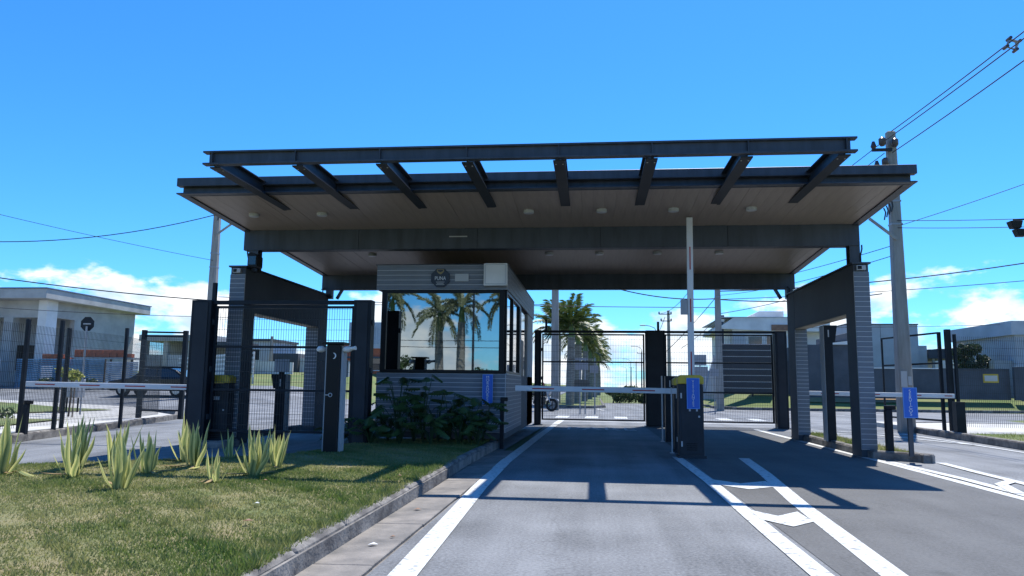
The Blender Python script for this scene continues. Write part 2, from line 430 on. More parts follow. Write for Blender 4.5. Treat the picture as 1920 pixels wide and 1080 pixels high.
def stripe(pts, w, z=0.008, name='painted_line', parent=road, mt=M_PAINT):
    """painted line along a polyline"""
    b = B(); L_ = []; R_ = []
    for i, p in enumerate(pts):
        a = Vector(pts[max(0, i - 1)]); c = Vector(pts[min(len(pts) - 1, i + 1)]); d = (c - a).normalized()
        nrm = Vector((-d.y, d.x)) * w / 2; p = Vector(p); L_.append(p + nrm); R_.append(p - nrm)
    vs = [(p.x, p.y, z) for p in L_] + [(p.x, p.y, z) for p in R_]; n = len(pts)
    b.add(vs, [(i, i + n, i + n + 1, i + 1) for i in range(n - 1)])
    return b.build(name, mt, parent)
stripe([(-1.14, 1), (-1.19, 4.8), (-1.33, 9), (-1.37, 12), (-1.27, 18.5), (-1.15, 23.9)], 0.185)
stripe([(1.47, 0), (1.48, 6.6), (1.51, 10.1), (1.46, 13.5)], 0.155)
stripe([(1.85, 2), (1.95, 5.3), (2.17, 8.4), (2.43, 11.1), (2.6, 13.5)], 0.18)
stripe([(4.80, 0), (4.83, 9.4), (4.86, 13), (4.78, 23)], 0.15)
stripe([(4.86, 8.2), (5.0, 9.4), (5.05, 11), (4.97, 13.4)], 0.15, 0.012)
stripe([(5.52, 8.2), (5.62, 10.7), (5.68, 12), (5.78, 13.4)], 0.15, 0.012)
stripe([(4.99, 9.6), (5.25, 10.5), (5.58, 10.9)], 0.15, 0.016)
stripe([(8.4, 4), (8.5, 14), (8.55, 22)], 0.1)
def chevron(y, x0, x1, d):
    xm = x0 + (x1 - x0) * 0.45; w = 0.55
    B().add([(x0, y, .01), (xm, y - d, .01), (x1, y - .05, .01), (x1, y + w - .05, .01), (xm, y - d + w, .01), (x0, y + w, .01)],
            [(0, 1, 4, 5), (1, 2, 3, 4)]).build('painted_chevron', M_PAINT, road)
chevron(9.75, 1.56, 2.24, 0.35); chevron(7.3, 1.54, 2.0, 0.34)
for x in (-1.13, 0.02, 1.15, 2.7, 3.9, 5.1, 6.3):          # crossing behind the gates
    B().add([(x - .3, 28.9, .012), (x + .2, 28.9, .012), (x + .24, 30.9, .012), (x - .26, 30.9, .012)], [(0, 1, 2, 3)]).build('crossing_bar', M_PAINT, road)
stripe([(-1.1, 26.3), (1.9, 26.1)], 0.3, 0.012); stripe([(2.6, 26.1), (6.4, 26.0)], 0.3, 0.012)
stripe([(-1.15, 24.1), (-1.05, 28)], 0.22, 0.014)
for x, y in ((1.6, 38), (3.2, 37.6), (5.2, 37.4), (8.0, 37.2), (10.5, 36.5), (-7, 36), (-10, 35)):
    stripe([(x, y), (x + 1.1, y - .05)], 0.22, 0.014)
stripe([(0.25, 41.2), (0.6, 38.6)], 0.2, 0.014)
stripe([(9, 31), (14, 30.5), (20, 31.5)], .2, .014); stripe([(-14, 28.6), (-9, 29.3), (-6.6, 29.4)], .22, .014)
stripe([(5.9, 22.0), (7.6, 21.0), (8.5, 18)], .12, .014); stripe([(6.2, 23.4), (8.6, 21.4)], .12, .014)
# the word STOP in Portuguese laid flat before the inner gate
pm = text_mesh('painted_word', 'PARE', 1.0, M_PAINT, 1.15)
pm.transform(Matrix.Rotation(math.radians(-90), 4, 'X')); pm.transform(Matrix.Diagonal((0.8, 1.9, 0.3, 1)))
link('painted_word', pm, road, (0.25, 21.8, 0.009))

# ---- kerbs: each one a row of stones on a bed
def kerb_row(name, pts, w, h, step, side, z0=0.0, gap=0.012, mt=M_KERB, jit=0.006):
    """stones along the polyline pts; they stand to the given side (+1 left of travel)"""
    bed = B(); tot = []
    for a, c in zip(pts[:-1], pts[1:]):
        a = Vector(a); c = Vector(c); d = (c - a); ln = d.length; d.normalize(); nr = Vector((-d.y, d.x)) * side
        q = [a, c, c + nr * w, a + nr * w]
        bed.add([(p.x, p.y, z0 - 0.06) for p in q] + [(p.x, p.y, z0 + h - 0.03) for p in q], [(3, 2, 1, 0), (4, 5, 6, 7), (0, 1, 5, 4), (1, 2, 6, 5), (2, 3, 7, 6), (3, 0, 4, 7)])
        n = max(1, round(ln / step)); s = ln / n
        for k in range(n):
            tot.append((a + d * (k * s), math.atan2(d.y, d.x), s))
    root = bed.build(name, M_KERB, kind='structure')
    cache = {}
    for p, ang, s in tot:
        key = round(s, 3)
        if key not in cache:
            bb = B(); y0, y1 = (-0.006, w + .006) if side > 0 else (-w - .006, 0.006)
            lean = 0.03
            poly = [(y0, -0.05), (y1, -0.05), (y1, h), (y0 + (lean if side > 0 else 0), h)] if side > 0 else [(y0, -0.05), (y1, -0.05), (y1 - lean, h), (y0, h)]
            bb.prism(poly, 'x', gap / 2, s - gap / 2)
            cache[key] = bb.mesh('kerb_stone', mt, bevel=0.018)
        o = link('kerb_stone', cache[key], root, (p.x, p.y, z0 + random.uniform(-jit, jit)), (random.uniform(-.008, .008), 0, ang + random.uniform(-.004, .004)))
    return root
kerb_row('kerb', [(-1.83, -4), (-1.85, 6.7), (-1.87, 11), (-1.80, 14.6)], 0.13, 0.15, 1.0, 1)
kerb_row('kerb', [(-9.2, 4), (-8.8, 7.7), (-7.3, 8.95), (-5.9, 9.85), (-4.55, 11.0), (-4.3, 12.2), (-4.35, 13.2)], 0.12, 0.12, 0.8, -1)
kerb_row('kerb', [(-10.3, 8), (-11.05, 13.5), (-12.2, 18.75), (-13.3, 23.2), (-15.2, 26.6), (-18, 28.2)], 0.13, 0.16, 1.0, 1)
kerb_row('kerb', [(8.86, 6), (8.86, 16.7), (9.0, 19.6), (9.2, 24), (10.2, 26.2), (12.5, 27.2)], 0.14, 0.17, 1.0, -1)
kerb_row('kerb', [(4.9, 13.95), (4.9, 19.4)], 0.13, 0.15, 0.9, -1)
kerb_row('kerb', [(5.62, 13.35), (5.66, 19.4)], 0.13, 0.15, 0.9, 1)
kerb_row('kerb', [(4.9, 13.95), (5.62, 13.33)], 0.13, 0.15, 0.8, 1)
kerb_row('kerb', [(7.4, 60), (7.3, 46), (8.2, 43.8), (12, 43.3), (22, 44.5), (40, 46.5)], 0.15, 0.16, 1.5, -1)
kerb_row('kerb', [(-2.9, 70), (-3.0, 43.4), (-1.8, 41.6), (0.2, 42.0), (0.75, 44.2), (0.8, 70)], 0.15, 0.16, 1.5, 1)
kerb_row('kerb', [(-7.6, 19), (-7.6, 13.4), (-6.7, 13.3), (-6.7, 13.9)], 0.13, 0.13, 0.9, 1)
# drainage gutter of cast slabs beside the lawn
gut = B().box(-1.86, -1.43, -4, 14.0, -0.06, -0.012).build('gutter', M_GUTTER, kind='structure')
gm = B().prism([(-1.855, 0.006), (-1.855, -0.05), (-1.44, -0.05), (-1.44, 0.012)], 'y', 0.006, 1.494).mesh('gutter_slab', M_GUTTER, bevel=0.006)
for k in range(12): link('gutter_slab', gm, gut, (random.uniform(-.008, .008), -4 + k * 1.5, random.uniform(-.004, .003)))

# ---- pavements and verges
patch('pavement', ((-45, 10, 0), (-10.6, 8, 0), (-13.4, 23.2, 0), (-45, 23.2, 0)), 0.13, M_PAVE, 20, 10, thick=.2)
patch('pavement', ((-45, 23.15, 0), (-13.4, 23.15, 0), (-18, 28.1, 0), (-45, 36, 0)), 0.134, M_PAVE, 20, 10, thick=.2)
patch('grass_verge', ((-30, 18.5, 0), (-18.2, 21.8, 0), (-17.4, 26.0, 0), (-34, 33, 0)), 0.16, M_GRASSFAR, 16, 10)
patch('grass_verge', ((-18, 13, 0), (-12.6, 13, 0), (-14.3, 19.2, 0), (-19, 18.4, 0)), 0.16, M_GRASSFAR, 8, 8)
patch('grass_verge', ((9.0, 4, 0), (40, 4, 0), (40, 21.0, 0), (9.3, 20.2, 0)), 0.14, M_GRASSFAR, 12, 10, thick=.2)
patch('pavement', ((9.2, 20.2, 0), (40, 21.0, 0), (40, 24.4, 0), (9.35, 27, 0)), 0.144, M_PAVE, 12, 6, thick=.2)
patch('grass_verge', ((14.0, 24.6, 0), (40, 23.6, 0), (40, 44, 0), (14.8, 29, 0)), 0.16, M_GRASSFAR, 12, 10)
patch('palm_median', ((-2.85, 43.5, 0), (0.65, 44.1, 0), (2.5, 300, 0), (-6.5, 300, 0)), 0.13, M_GRASSFAR, 4, 30, thick=.2)
B().add([(-1.9, 41.75, .13), (0.1, 42.1, .13), (.66, 44.15, .131), (-2.86, 43.55, .131)], [(0, 1, 2, 3)]).build('palm_median', M_GRASSFAR, kind='structure')
patch('soil_bank', ((12.3, 46.4, 0), (19, 46.6, 0), (19, 47.6, 0), (12.3, 47.5, 0)), 0.02, M_TERRA, 8, 4)
B().add([(5.03, 14.0, .135), (5.5, 13.6, .135), (5.53, 19.4, .135), (5.03, 19.4, .135)], [(0, 1, 2, 3)]).build('island', M_LAWN, kind='structure')

# ---- the lawn in the median
LAWN = [(-1.98, -4), (-1.98, 11), (-1.92, 14.8), (-4.25, 14.8), (-4.4, 13.3), (-4.42, 13.1), (-4.4, 12.2), (-4.62, 11.1), (-5.95, 9.98), (-7.35, 9.08), (-8.9, 7.82), (-9.3, 4), (-9.3, -4)]
from mathutils import geometry as geo
def inpoly(x, y, poly):
    c = False; n = len(poly); j = n - 1
    for i in range(n):
        if (poly[i][1] > y) != (poly[j][1] > y) and x < (poly[j][0] - poly[i][0]) * (y - poly[i][1]) / (poly[j][1] - poly[i][1]) + poly[i][0]: c = not c
        j = i
    return c
tris = geo.tessellate_polygon([[Vector((p[0], p[1], 0)) for p in LAWN]])
B().add([(p[0], p[1], 0.125) for p in LAWN], [tuple(t) for t in tris]).build('lawn', M_LAWN, kind='structure')
def grass(name, n, poly, box, zb, hmin, hmax, label, ymin=2.0):
    x0, x1, y0, y1 = box
    P = []
    while len(P) < n:                     # denser close to the viewer
        q = rng.random((n, 2)); xx = x0 + q[:, 0] * (x1 - x0); yy = y0 + (q[:, 1] ** 1.35) * (y1 - y0)
        for a, c in zip(xx, yy):
            if inpoly(a, c, poly): P.append((a, c))
            if len(P) >= n: break
    P = np.array(P)
    def vnoise(p, s):
        return (np.sin(p[:, 0] * s + 1.3 * np.sin(p[:, 1] * s * .7 + 2)) + np.sin(p[:, 1] * s * 1.3 + 1.7 * np.sin(p[:, 0] * s * .6)) + np.sin((p[:, 0] + p[:, 1]) * s * 2.1)) / 6 + .5
    patchy = np.clip(0.5 * vnoise(P, 1.1) + 0.35 * vnoise(P, 3.7) + 0.25 * vnoise(P, 9.0) - .05, 0, 1)
    keep = rng.random(len(P)) < np.clip(1.6 - 1.5 * patchy, .22, 1)
    P = P[keep]; patchy = patchy[keep]; k = len(P)
    h = hmin + rng.random(k) * (hmax - hmin); h *= (1.25 - .6 * patchy)
    tuft = (vnoise(P, 5.3) * vnoise(P[:, ::-1], 7.9)) > .43; h[tuft] *= 1.7
    ang = rng.random(k) * 6.283; w = .0035 + rng.random(k) * .004
    lean = rng.random((k, 2)) - .5
    dx = np.cos(ang) * w; dy = np.sin(ang) * w
    V = np.zeros((k, 3, 3), np.float32)
    V[:, 0, 0] = P[:, 0] - dx; V[:, 0, 1] = P[:, 1] - dy; V[:, 0, 2] = zb
    V[:, 1, 0] = P[:, 0] + dx; V[:, 1, 1] = P[:, 1] + dy; V[:, 1, 2] = zb
    V[:, 2, 0] = P[:, 0] + lean[:, 0] * h * 1.6; V[:, 2, 1] = P[:, 1] + lean[:, 1] * h * 1.6; V[:, 2, 2] = zb + h
    t = np.clip((patchy - .5) * 1.5 + .42 + rng.normal(0, .15, k), 0, 1)
    me = raw_mesh(name, V.reshape(-1, 3), np.arange(k * 3).reshape(-1, 3), M_GRASS, np.repeat(t, 3))
    o = link(name, me); tag(o, label, 'grass', kind='stuff'); return o
grass('grass', 300000, LAWN, (-9.2, -1.99, 3.2, 14.9), 0.122, 0.012, 0.034, 'short patchy lawn grass in the median around the variegated agaves')
EDG = [(-2.06, 3), (-1.90, 3), (-1.92, 11), (-2.06, 11)]
grass('grass', 9000, EDG, (-2.06, -1.90, 3.2, 11), 0.128, 0.02, 0.075, 'ragged fringe of grass hanging over the lawn kerb')
ISL = [(5.05, 14.05), (5.48, 13.7), (5.5, 19.3), (5.05, 19.3)]
grass('grass', 4500, ISL, (5.0, 5.6, 13.6, 19.4), 0.132, 0.02, 0.08, 'thin strip of grass on the kerbed island by the service sign')
VRG = [(9.02, 8), (14, 8), (14, 20.9), (9.32, 20.1)]
grass('grass', 16000, VRG, (9.0, 14, 13.5, 21), 0.138, 0.02, 0.06, 'strip of grass behind the right kerb in front of the mesh fence')
# dry leaves and litter lying in the lawn and the gutter
for k, (x, y, z) in enumerate([(-2.9, 6.4, .16), (-3.5, 7.9, .16), (-2.6, 5.6, .16), (-1.62, 5.6, .02), (-1.55, 5.9, .02), (-1.66, 7.2, .02), (-2.2, 8.6, .16), (-4.5, 5.2, .16)]):
    b = B(); s = random.uniform(.02, .04); a = random.uniform(0, 6)
    b.add([(x - s, y - s * .5, z), (x, y - s, z + .01), (x + s * 1.2, y, z + .004), (x, y + s * .7, z + .012)], [(0, 1, 2, 3)])
    places = ['by the kerb', 'under the agaves', 'at the front of the lawn', 'low in the gutter', 'beside another leaf in the gutter', 'in the gutter further up', 'near the kerb bend', 'in the lawn at bottom left']
    o = b.build('dry_leaf', M_SIGNW if k in (0, 3) else M_WOODP); tag(o, ('pale' if k in (0, 3) else 'brown') + ' dry leaf lying ' + places[k], 'leaf', 'dry leaves on the ground')

# ================================================================== GATEHOUSE CANOPY
XL, XR = -7.12, 5.03
def soff(y): return 4.43 + (4.05 - 4.43) * (y - 12.0) / 7.0
can = thing('canopy', 'wide dark steel canopy with projecting pergola frame over the gatehouse lanes', 'canopy', (-1.04, 14.5, 0))
b = B(); b.box(XL, XR, 11.86, 11.99, 4.545, 4.69); b.box(XL + .05, XR - .05, 11.99, 12.03, 4.40, 4.60); b.box(XL, XR, 11.86, 12.04, 4.405, 4.428)
b.build('front_beam', M_STEEL, can, bevel=.004)
for x, s in ((XL, 1), (XR, -1)):
    b = B()
    b.prism([(11.99, 4.60), (19.2, 4.30), (19.2, 4.36), (11.99, 4.69)], 'x', x, x + s * .10)
    b.prism([(12.0, 4.44), (19.2, 4.08), (19.2, 4.30), (12.0, 4.60)], 'x', x + s * .05, x + s * .08)
    b.prism([(12.03, 4.405), (19.0, 4.03), (19.0, 4.05), (12.03, 4.428)], 'x', x, x + s * .14)
    b.build('side_beam', M_STEEL, can)
b = B().prism([(12.04, 4.66), (19.15, 4.34), (19.15, 4.13), (12.04, 4.50)], 'x', XL + .09, XR - .09); b.build('roof_slab', M_BEAM, can)
nb = 61; wb = (XR - XL - .28) / nb
bm_ = B().prism([(12.045, soff(12.045) + .03), (18.99, soff(18.99) + .03), (18.99, soff(18.99)), (12.045, soff(12.045))], 'x', 0.001, wb - .001).mesh('soffit_board', M_SOFF, WL[can])
for k in range(nb): link('soffit_board', bm_, can, (XL + .14 + k * wb, 0, random.uniform(-.0025, .0025)))
nseg = 5; wseg = (XR - XL - .04) / nseg
for k in range(nseg): B().box(XL + .02 + k * wseg + .003, XL + .02 + (k + 1) * wseg - .003, 14.40 + .0015 * (k % 2), 14.64, 3.885, 4.42).build('downstand_beam', M_BEAM, can, bevel=.006)
B().box(XL + .03, XR - .03, 14.41, 14.63, 3.89, 4.40).build('beam_core', M_STEEL2, can)
b = B(); b.box(XL, XR - .02, 18.99, 19.06, 3.66, 4.12); b.box(XL, XR - .02, 18.94, 19.12, 3.655, 3.68); b.build('rear_fascia', M_BEAM, can, bevel=.004)
# the rear half of the roof rises again behind the fascia
b = B().prism([(19.16, 4.12), (24.5, 4.50), (24.5, 4.75), (19.16, 4.36)], 'x', XL + .09, XR - .09); b.build('rear_roof_slab', M_BEAM, can)
B().box(XL, XR, 24.5, 24.6, 4.48, 4.78).build('rear_edge_beam', M_STEEL, can)
# pergola
YP = 10.25
b = B(); b.box(-5.74, 3.58, YP - .06, YP + .06, 4.58, 4.605); b.box(-5.66, 3.50, YP - .012, YP + .012, 4.425, 4.58); b.box(-5.74, 3.58, YP - .06, YP + .06, 4.40, 4.425)
b.build('pergola_beam', M_STEEL, can)
for x in (-5.60, -4.32, -3.05, -1.78, -0.46, 0.84, 2.14, 3.44):
    b = B(); b.box(x - .085, x + .085, YP + .061, 13.3, 4.375, 4.395); b.box(x - .012, x + .012, YP + .013, 13.3, 4.395, 4.585); b.box(x - .085, x + .085, YP + .061, 11.85, 4.585, 4.603)
    r = b.build('rafter', M_STEEL2, can)
    B().box(x - .006, x + .006, YP - .058, YP - .0125, 4.4255, 4.5795).build('stiffener', M_STEEL, can)
    for dx in (-.05, .05): B().cyl((x + dx, YP + .2, 4.368), (x + dx, YP + .2, 4.3745), .012, 6).build('bolt', M_GREYP, r)
    if x < 1: B().box(x + .014, x + .020, YP + .1, 11.85, 4.40, 4.408).build('edge_strip', M_LENS, r)
for x, y in ((-6.36, 13.25), (-5.03, 13.25), (-1.14, 13.25), (0.18, 13.25), (1.45, 13.25), (2.80, 13.25), (-5.05, 16.6), (-0.95, 16.6), (0.17, 16.6), (1.45, 16.6), (2.79, 16.6)):
    z = soff(y)
    d = B().cyl((x, y, z - .045), (x, y, z + .01), .095, 20).build('downlight', M_GREYP, can, smooth=True)
    B().cyl((x, y, z - .050), (x, y, z - .0455), .082, 20).build('diffuser', M_LENS, d)
B().box(-2.82, -2.46, 14.384, 14.398, 4.12, 4.14).build('nameplate', M_GREYP, can)
for x in (-6.98, 4.82):
    s = 1 if x < 0 else -1
    b = B(); b.box(x, x + .19, 14.42, 14.44, 3.45, 3.90); b.box(x, x + .19, 14.60, 14.62, 3.45, 3.90); b.box(x + .08, x + .11, 14.44, 14.60, 3.45, 3.90)
    b.build('column_stub', M_STEEL, can)
    xo = x - .03 if x < 0 else x + .22
    B().tube([(xo, 14.41, 3.9), (xo, 14.41, 3.82), (xo + .03 * s, 14.41, 3.7), (xo + .03 * s, 14.41, 3.55)], .014, 6).build('cable_loop', M_CABLE, can, smooth=True)
for x, s in ((-6.99, 1), (4.79, -1)):
    b = B(); b.box(x, x + .16, 18.95, 19.11, 3.42, 3.67); b.build('column_stub', M_STEEL, can)
    B().beam((x + .08 + s * .20, 19.03, 3.42), (x + .08 + s * .34, 19.03, 3.67), .07, .07).build('brace', M_STEEL, can)
    B().tube([(x - .02 * s, 18.93, 3.72), (x - .08 * s, 18.93, 3.66), (x - .07 * s, 18.93, 3.55), (x + .02 * s, 18.93, 3.46)], .016, 6).build('cable_loop', M_CABLE, can, smooth=True)

# ================================================================== PORTAL WALLS
def boards(parent, x0, x1, y, z0, z1, pitch, face='-y', name='cladding_board', gap=0.013, t=0.008):
    """horizontal boards on a light backing; face -y or -x/+x (then x0,x1 are the y range and y is x)"""
    n = max(1, round((z1 - z0) / pitch)); p = (z1 - z0) / n
    base = WL[parent]
    if face == '-y':
        B().box(x0, x1, y - .006, y + .02, z0, z1).build('board_backing', M_JOINT, parent)
        me = B().box(0, x1 - x0, -t, -.002, gap / 2, p - gap / 2).mesh(name, M_CLAD)
        for k in range(n): link(name, me, parent, Vector((x0, y - .004 + random.uniform(-.0015, .0015), z0 + k * p)) - base)
    else:
        s = 1 if face == '+x' else -1
        B().box(min(y - .02 * s, y + .006 * s), max(y - .02 * s, y + .006 * s), x0, x1, z0, z1).build('board_backing', M_JOINT, parent)
        me = B().box(min(.002 * s, t * s), max(.002 * s, t * s), 0, x1 - x0, gap / 2, p - gap / 2).mesh(name, M_CLAD)
        for k in range(n): link(name, me, parent, Vector((y + .004 * s + random.uniform(-.0015, .0015), x0, z0 + k * p)) - base)
M_UNDER = mat('lintel_underside', (0.42, 0.38, 0.32), 0.8, var=0.1, scale=2)
def portal(x0, x1, label):
    t = thing('portal_wall', label, 'wall', ((x0 + x1) / 2, 14.2, 0), 'walls carrying the canopy')
    B().box(x0, x1, 14.22, 14.72, 0.0, 3.50).build('front_pier', M_DARKW, t, bevel=.006)
    B().box(x0, x1, 18.35, 19.0, 0.0, 3.50).build('rear_pier', M_DARKW, t, bevel=.006)
    B().box(x0 + .003, x1 - .003, 14.721, 18.349, 2.63, 3.498).build('lintel', M_DARKW, t, bevel=.006)
    B().box(x0 + .01, x1 - .01, 14.73, 18.34, 2.612, 2.628).build('lintel_soffit', M_UNDER, t)
    B().box(x0 - .03, x1 + .03, 14.17, 19.03, 3.502, 3.535).build('coping', M_STEEL, t)
    boards(t, x0, x1, 14.21, .14, 3.36, .092)
    boards(t, x0, x1, 18.34, .14, 2.60, .092)
    xm = (x0 + x1) / 2
    c = B().box(xm - .09, xm + .07, 14.15, 14.2, 3.385, 3.475).build('wall_light', M_GREYP, t, bevel=.008)
    B().box(xm - .075, xm - .005, 14.143, 14.1495, 3.40, 3.46).build('lens', M_BLACK, c)
    return t
portal(4.80, 5.07, 'right hand grey boarded portal wall carrying the canopy beside the service lane')
portal(-7.24, -6.93, 'left hand grey boarded portal wall carrying the canopy behind the mesh gate')
t = thing('floodlight', 'dark box floodlight bracketed to the steel stub above the left wall', 'floodlight', (-6.72, 14.2, 3.5))
b = B().prism([(-6.83, 3.50), (-6.64, 3.47), (-6.62, 3.50), (-6.62, 3.70), (-6.66, 3.75), (-6.78, 3.78), (-6.83, 3.76)], 'y', 14.05, 14.3); b.build('housing', M_BLACK, t, bevel=.01)
B().box(-6.80, -6.65, 14.035, 14.049, 3.53, 3.70).build('lens', M_GLASSD, t)
B().beam((-6.80, 14.25, 3.62), (-6.80, 14.45, 3.62), .03, .06).build('bracket', M_STEEL, t)

# ================================================================== GUARD BOOTH
SCL = 14.7 / 17.0      # the booth block below is drawn at 17 m and set at 14.7 m
BOOTH0 = set(bpy.data.objects)
bo = thing('guard_booth', 'grey boarded guard booth with wide mirrored front window under the canopy', 'booth', (-3.5, 21, 0))
BX0, BX1, BY0, BY1 = -4.98, -1.97, 17.05, 24.9
B().box(BX0, BX1, BY0, BY1, 0, 1.48).build('base_wall', M_DARKW, bo)
B().box(BX0 + .05, BX1 - .05, BY0 + .10, BY1 - .05, 1.48, 3.36).build('core', M_GLASSD, bo)
B().box(BX0 - .05, BX1 + .02, BY0 - .06, BY1, 3.40, 3.97).build('roof_band', M_DARKW, bo)
B().box(BX0 - .08, BX1 + .05, BY0 - .09, BY1 + .03, 3.972, 4.0).build('roof_cap', M_STEEL, bo)
boards(bo, BX0 - .05, BX1 + .02, BY0 - .07, 3.40, 3.97, .105)
boards(bo, BX0, BX1, BY0 - .01, .14, 1.46, .105)
boards(bo, BY0, 20.8, BX1 + .01, .14, 1.46, .105, '+x')
boards(bo, BY0 - .05, BY1, BX1 + .03, 3.40, 3.97, .105, '+x')
B().box(BX1 - .12, BX1, 20.35, 20.85, 1.48, 3.40).build('side_pier', M_CLAD, bo)
B().box(BX1 - .12, BX1, 22.9, BY1, 0.0, 3.40).build('side_panel', M_WALLG, bo)
B().box(BX1 - .16, BX1 - .06, 20.86, 22.9, 0.05, 3.40).build('door_recess', M_BLACK, bo)
d = B().box(BX1 - .06, BX1 - .02, 20.95, 21.85, 0.16, 2.5).build('door', M_GATE, bo, bevel=.005)
B().cyl((BX1 - .02, 21.75, 1.15), (BX1 + .05, 21.75, 1.15), .015, 8).build('handle', M_GREYP, d)
# front window
wf = B(); wf.box(-4.90, -4.78, 16.99, 17.10, 1.48, 3.40); wf.box(-2.12, -2.0, 16.99, 17.10, 1.48, 3.40); wf.box(-4.78, -2.12, 16.99, 17.10, 1.48, 1.545); wf.box(-4.78, -2.12, 16.99, 17.10, 3.325, 3.40)
fw = wf.build('front_window', M_BLACK, bo, bevel=.004)
B().box(-4.779, -2.121, 17.04, 17.055, 1.546, 3.324).build('pane', M_GLASS, fw)
sf = B(); sf.box(-2.04, -1.955, 17.1, 17.18, 1.48, 3.40); sf.box(-2.04, -1.955, 20.25, 20.35, 1.48, 3.40); sf.box(-2.04, -1.955, 17.18, 20.25, 1.48, 1.54); sf.box(-2.04, -1.955, 17.18, 20.25, 3.33, 3.40); sf.box(-2.03, -1.96, 18.55, 18.63, 1.54, 3.33)
sw = sf.build('side_window', M_BLACK, bo, bevel=.004)
B().box(-2.02, -2.005, 17.18, 18.55, 1.54, 3.33).build('pane', M_GLASS, sw)
B().box(-2.02, -2.005, 18.63, 20.25, 1.54, 3.33).build('pane', M_GLASSD, sw)
B().box(-2.0, -1.93, 17.1, 20.35, 1.455, 1.478).build('sill', M_GREYP, sw)

# emblem
e = thing('emblem_plaque', 'dark octagonal emblem plaque reading PUNA on the booth fascia', 'plaque', (-3.5, 16.93, 3.67))
oc = [(-3.505 + .235 * math.cos(math.pi / 8 + k * math.pi / 4), 3.67 + .235 * math.sin(math.pi / 8 + k * math.pi / 4)) for k in range(8)]
B().prism(oc, 'y', 16.925, 16.955).build('board', M_EMB, e, bevel=.004)
B().prism([(-3.585, 3.87), (-3.425, 3.87), (-3.42, 3.82), (-3.46, 3.775), (-3.505, 3.75), (-3.55, 3.775), (-3.59, 3.82)], 'y', 16.918, 16.924).build('crest', M_GOLD, e)
B().prism([(-3.565, 3.855), (-3.445, 3.855), (-3.445, 3.825), (-3.505, 3.80), (-3.565, 3.825)], 'y', 16.914, 16.9175).build('crest_band', M_EMB, e)
link('lettering', text_mesh('lettering', 'PUNA', .125, M_SIGNW, 1.0, xs=.8), e, (-.005, -.012, -.015))
for z, w_ in ((3.565, .20), (3.535, .16), (3.505, .20)): B().box(-3.505 - w_ / 2, -3.505 + w_ / 2, 16.917, 16.924, z, z + .012).build('small_print', M_GREYP, e)
e = thing('wall_plate', 'small pale rectangular plate on the booth fascia right of the emblem', 'plate', (-3.0, 16.93, 3.67))
B().box(-3.16, -2.84, 16.925, 16.955, 3.585, 3.765).build('board', M_GREYP, e, bevel=.004)
for z in (3.72, 3.67, 3.62): B().box(-3.13, -2.87, 16.920, 16.9245, z - .008, z + .008).build('print_line', M_WALLG, e)
e = thing('meter_box', 'square white box mounted on the corner of the booth fascia', 'box', (-2.19, 16.8, 3.73))
B().box(-2.47, -1.93, 16.80, 16.95, 3.47, 3.99).build('housing', M_WALLW, e, bevel=.012)
b = B(); b.box(-2.44, -1.96, 16.79, 16.799, 3.50, 3.515); b.box(-2.44, -1.96, 16.79, 16.799, 3.945, 3.96); b.box(-2.44, -2.425, 16.79, 16.799, 3.515, 3.945); b.box(-1.975, -1.96, 16.79, 16.799, 3.515, 3.945); b.build('rim', M_GREYP, e)

# ================================================================== BLUE SIGNS
def vsign(word, x0, x1, z0, z1, y, label, back=None):
    t = thing('blue_sign', label, 'sign', ((x0 + x1) / 2, y, z0), 'narrow blue lane signs')
    B().box(x0, x1, y - .006, y + .006, z0, z1).build('board', M_SIGNB, t)
    bw = .012
    b = B(); yy = y - .009
    b.box(x0, x0 + bw, yy, yy + .0025, z0, z1); b.box(x1 - bw, x1, yy, yy + .0025, z0, z1); b.box(x0 + bw, x1 - bw, yy, yy + .0025, z0, z0 + bw); b.box(x0 + bw, x1 - bw, yy, yy + .0025, z1 - bw, z1)
    b.build('border', mat('sign_border', (0.10, 0.28, 0.66), .5), t)
    n = len(word); H = (z1 - z0) - .07; st = H / n
    for i, ch in enumerate(word):
        o = link('letter', text_mesh('letter', ch, st * 1.28, M_SIGNW, xs=1.15), t, (0, -.010, (z1 - z0) - .035 - st * (i + .5)))
    if back:
        for xx in (x0 + .05, x1 - .05): B().box(xx - .015, xx + .015, y + .007, y + .03, z0 - .04, z1 - .02).build('clip', M_GREYP, t)
    return t
vsign('MORADORES', -2.47, -2.23, .78, 1.45, 16.90, 'blue vertical sign reading MORADORES on the booth wall behind the plants')
for o in [q for q in bpy.data.objects if q not in BOOTH0 and q.parent is None]:
    o.location = (o.location.x * SCL, o.location.y * SCL, 1.2 + (o.location.z - 1.2) * SCL); o.scale = (SCL,) * 3
    WL[o] = Vector(o.location)
vsign('VISITANTES', 1.625, 1.845, .84, 1.37, 13.27, 'blue vertical sign reading VISITANTES on the yellow topped barrier cabinet', True)
sg = vsign('SERVIÇOS', 5.23, 5.46, .74, 1.25, 13.40, 'blue vertical sign reading SERVIÇOS on a post at the island nose')
B().box(5.30, 5.37, 13.408, 13.46, .10, 1.2).build('post', M_STEEL, sg)

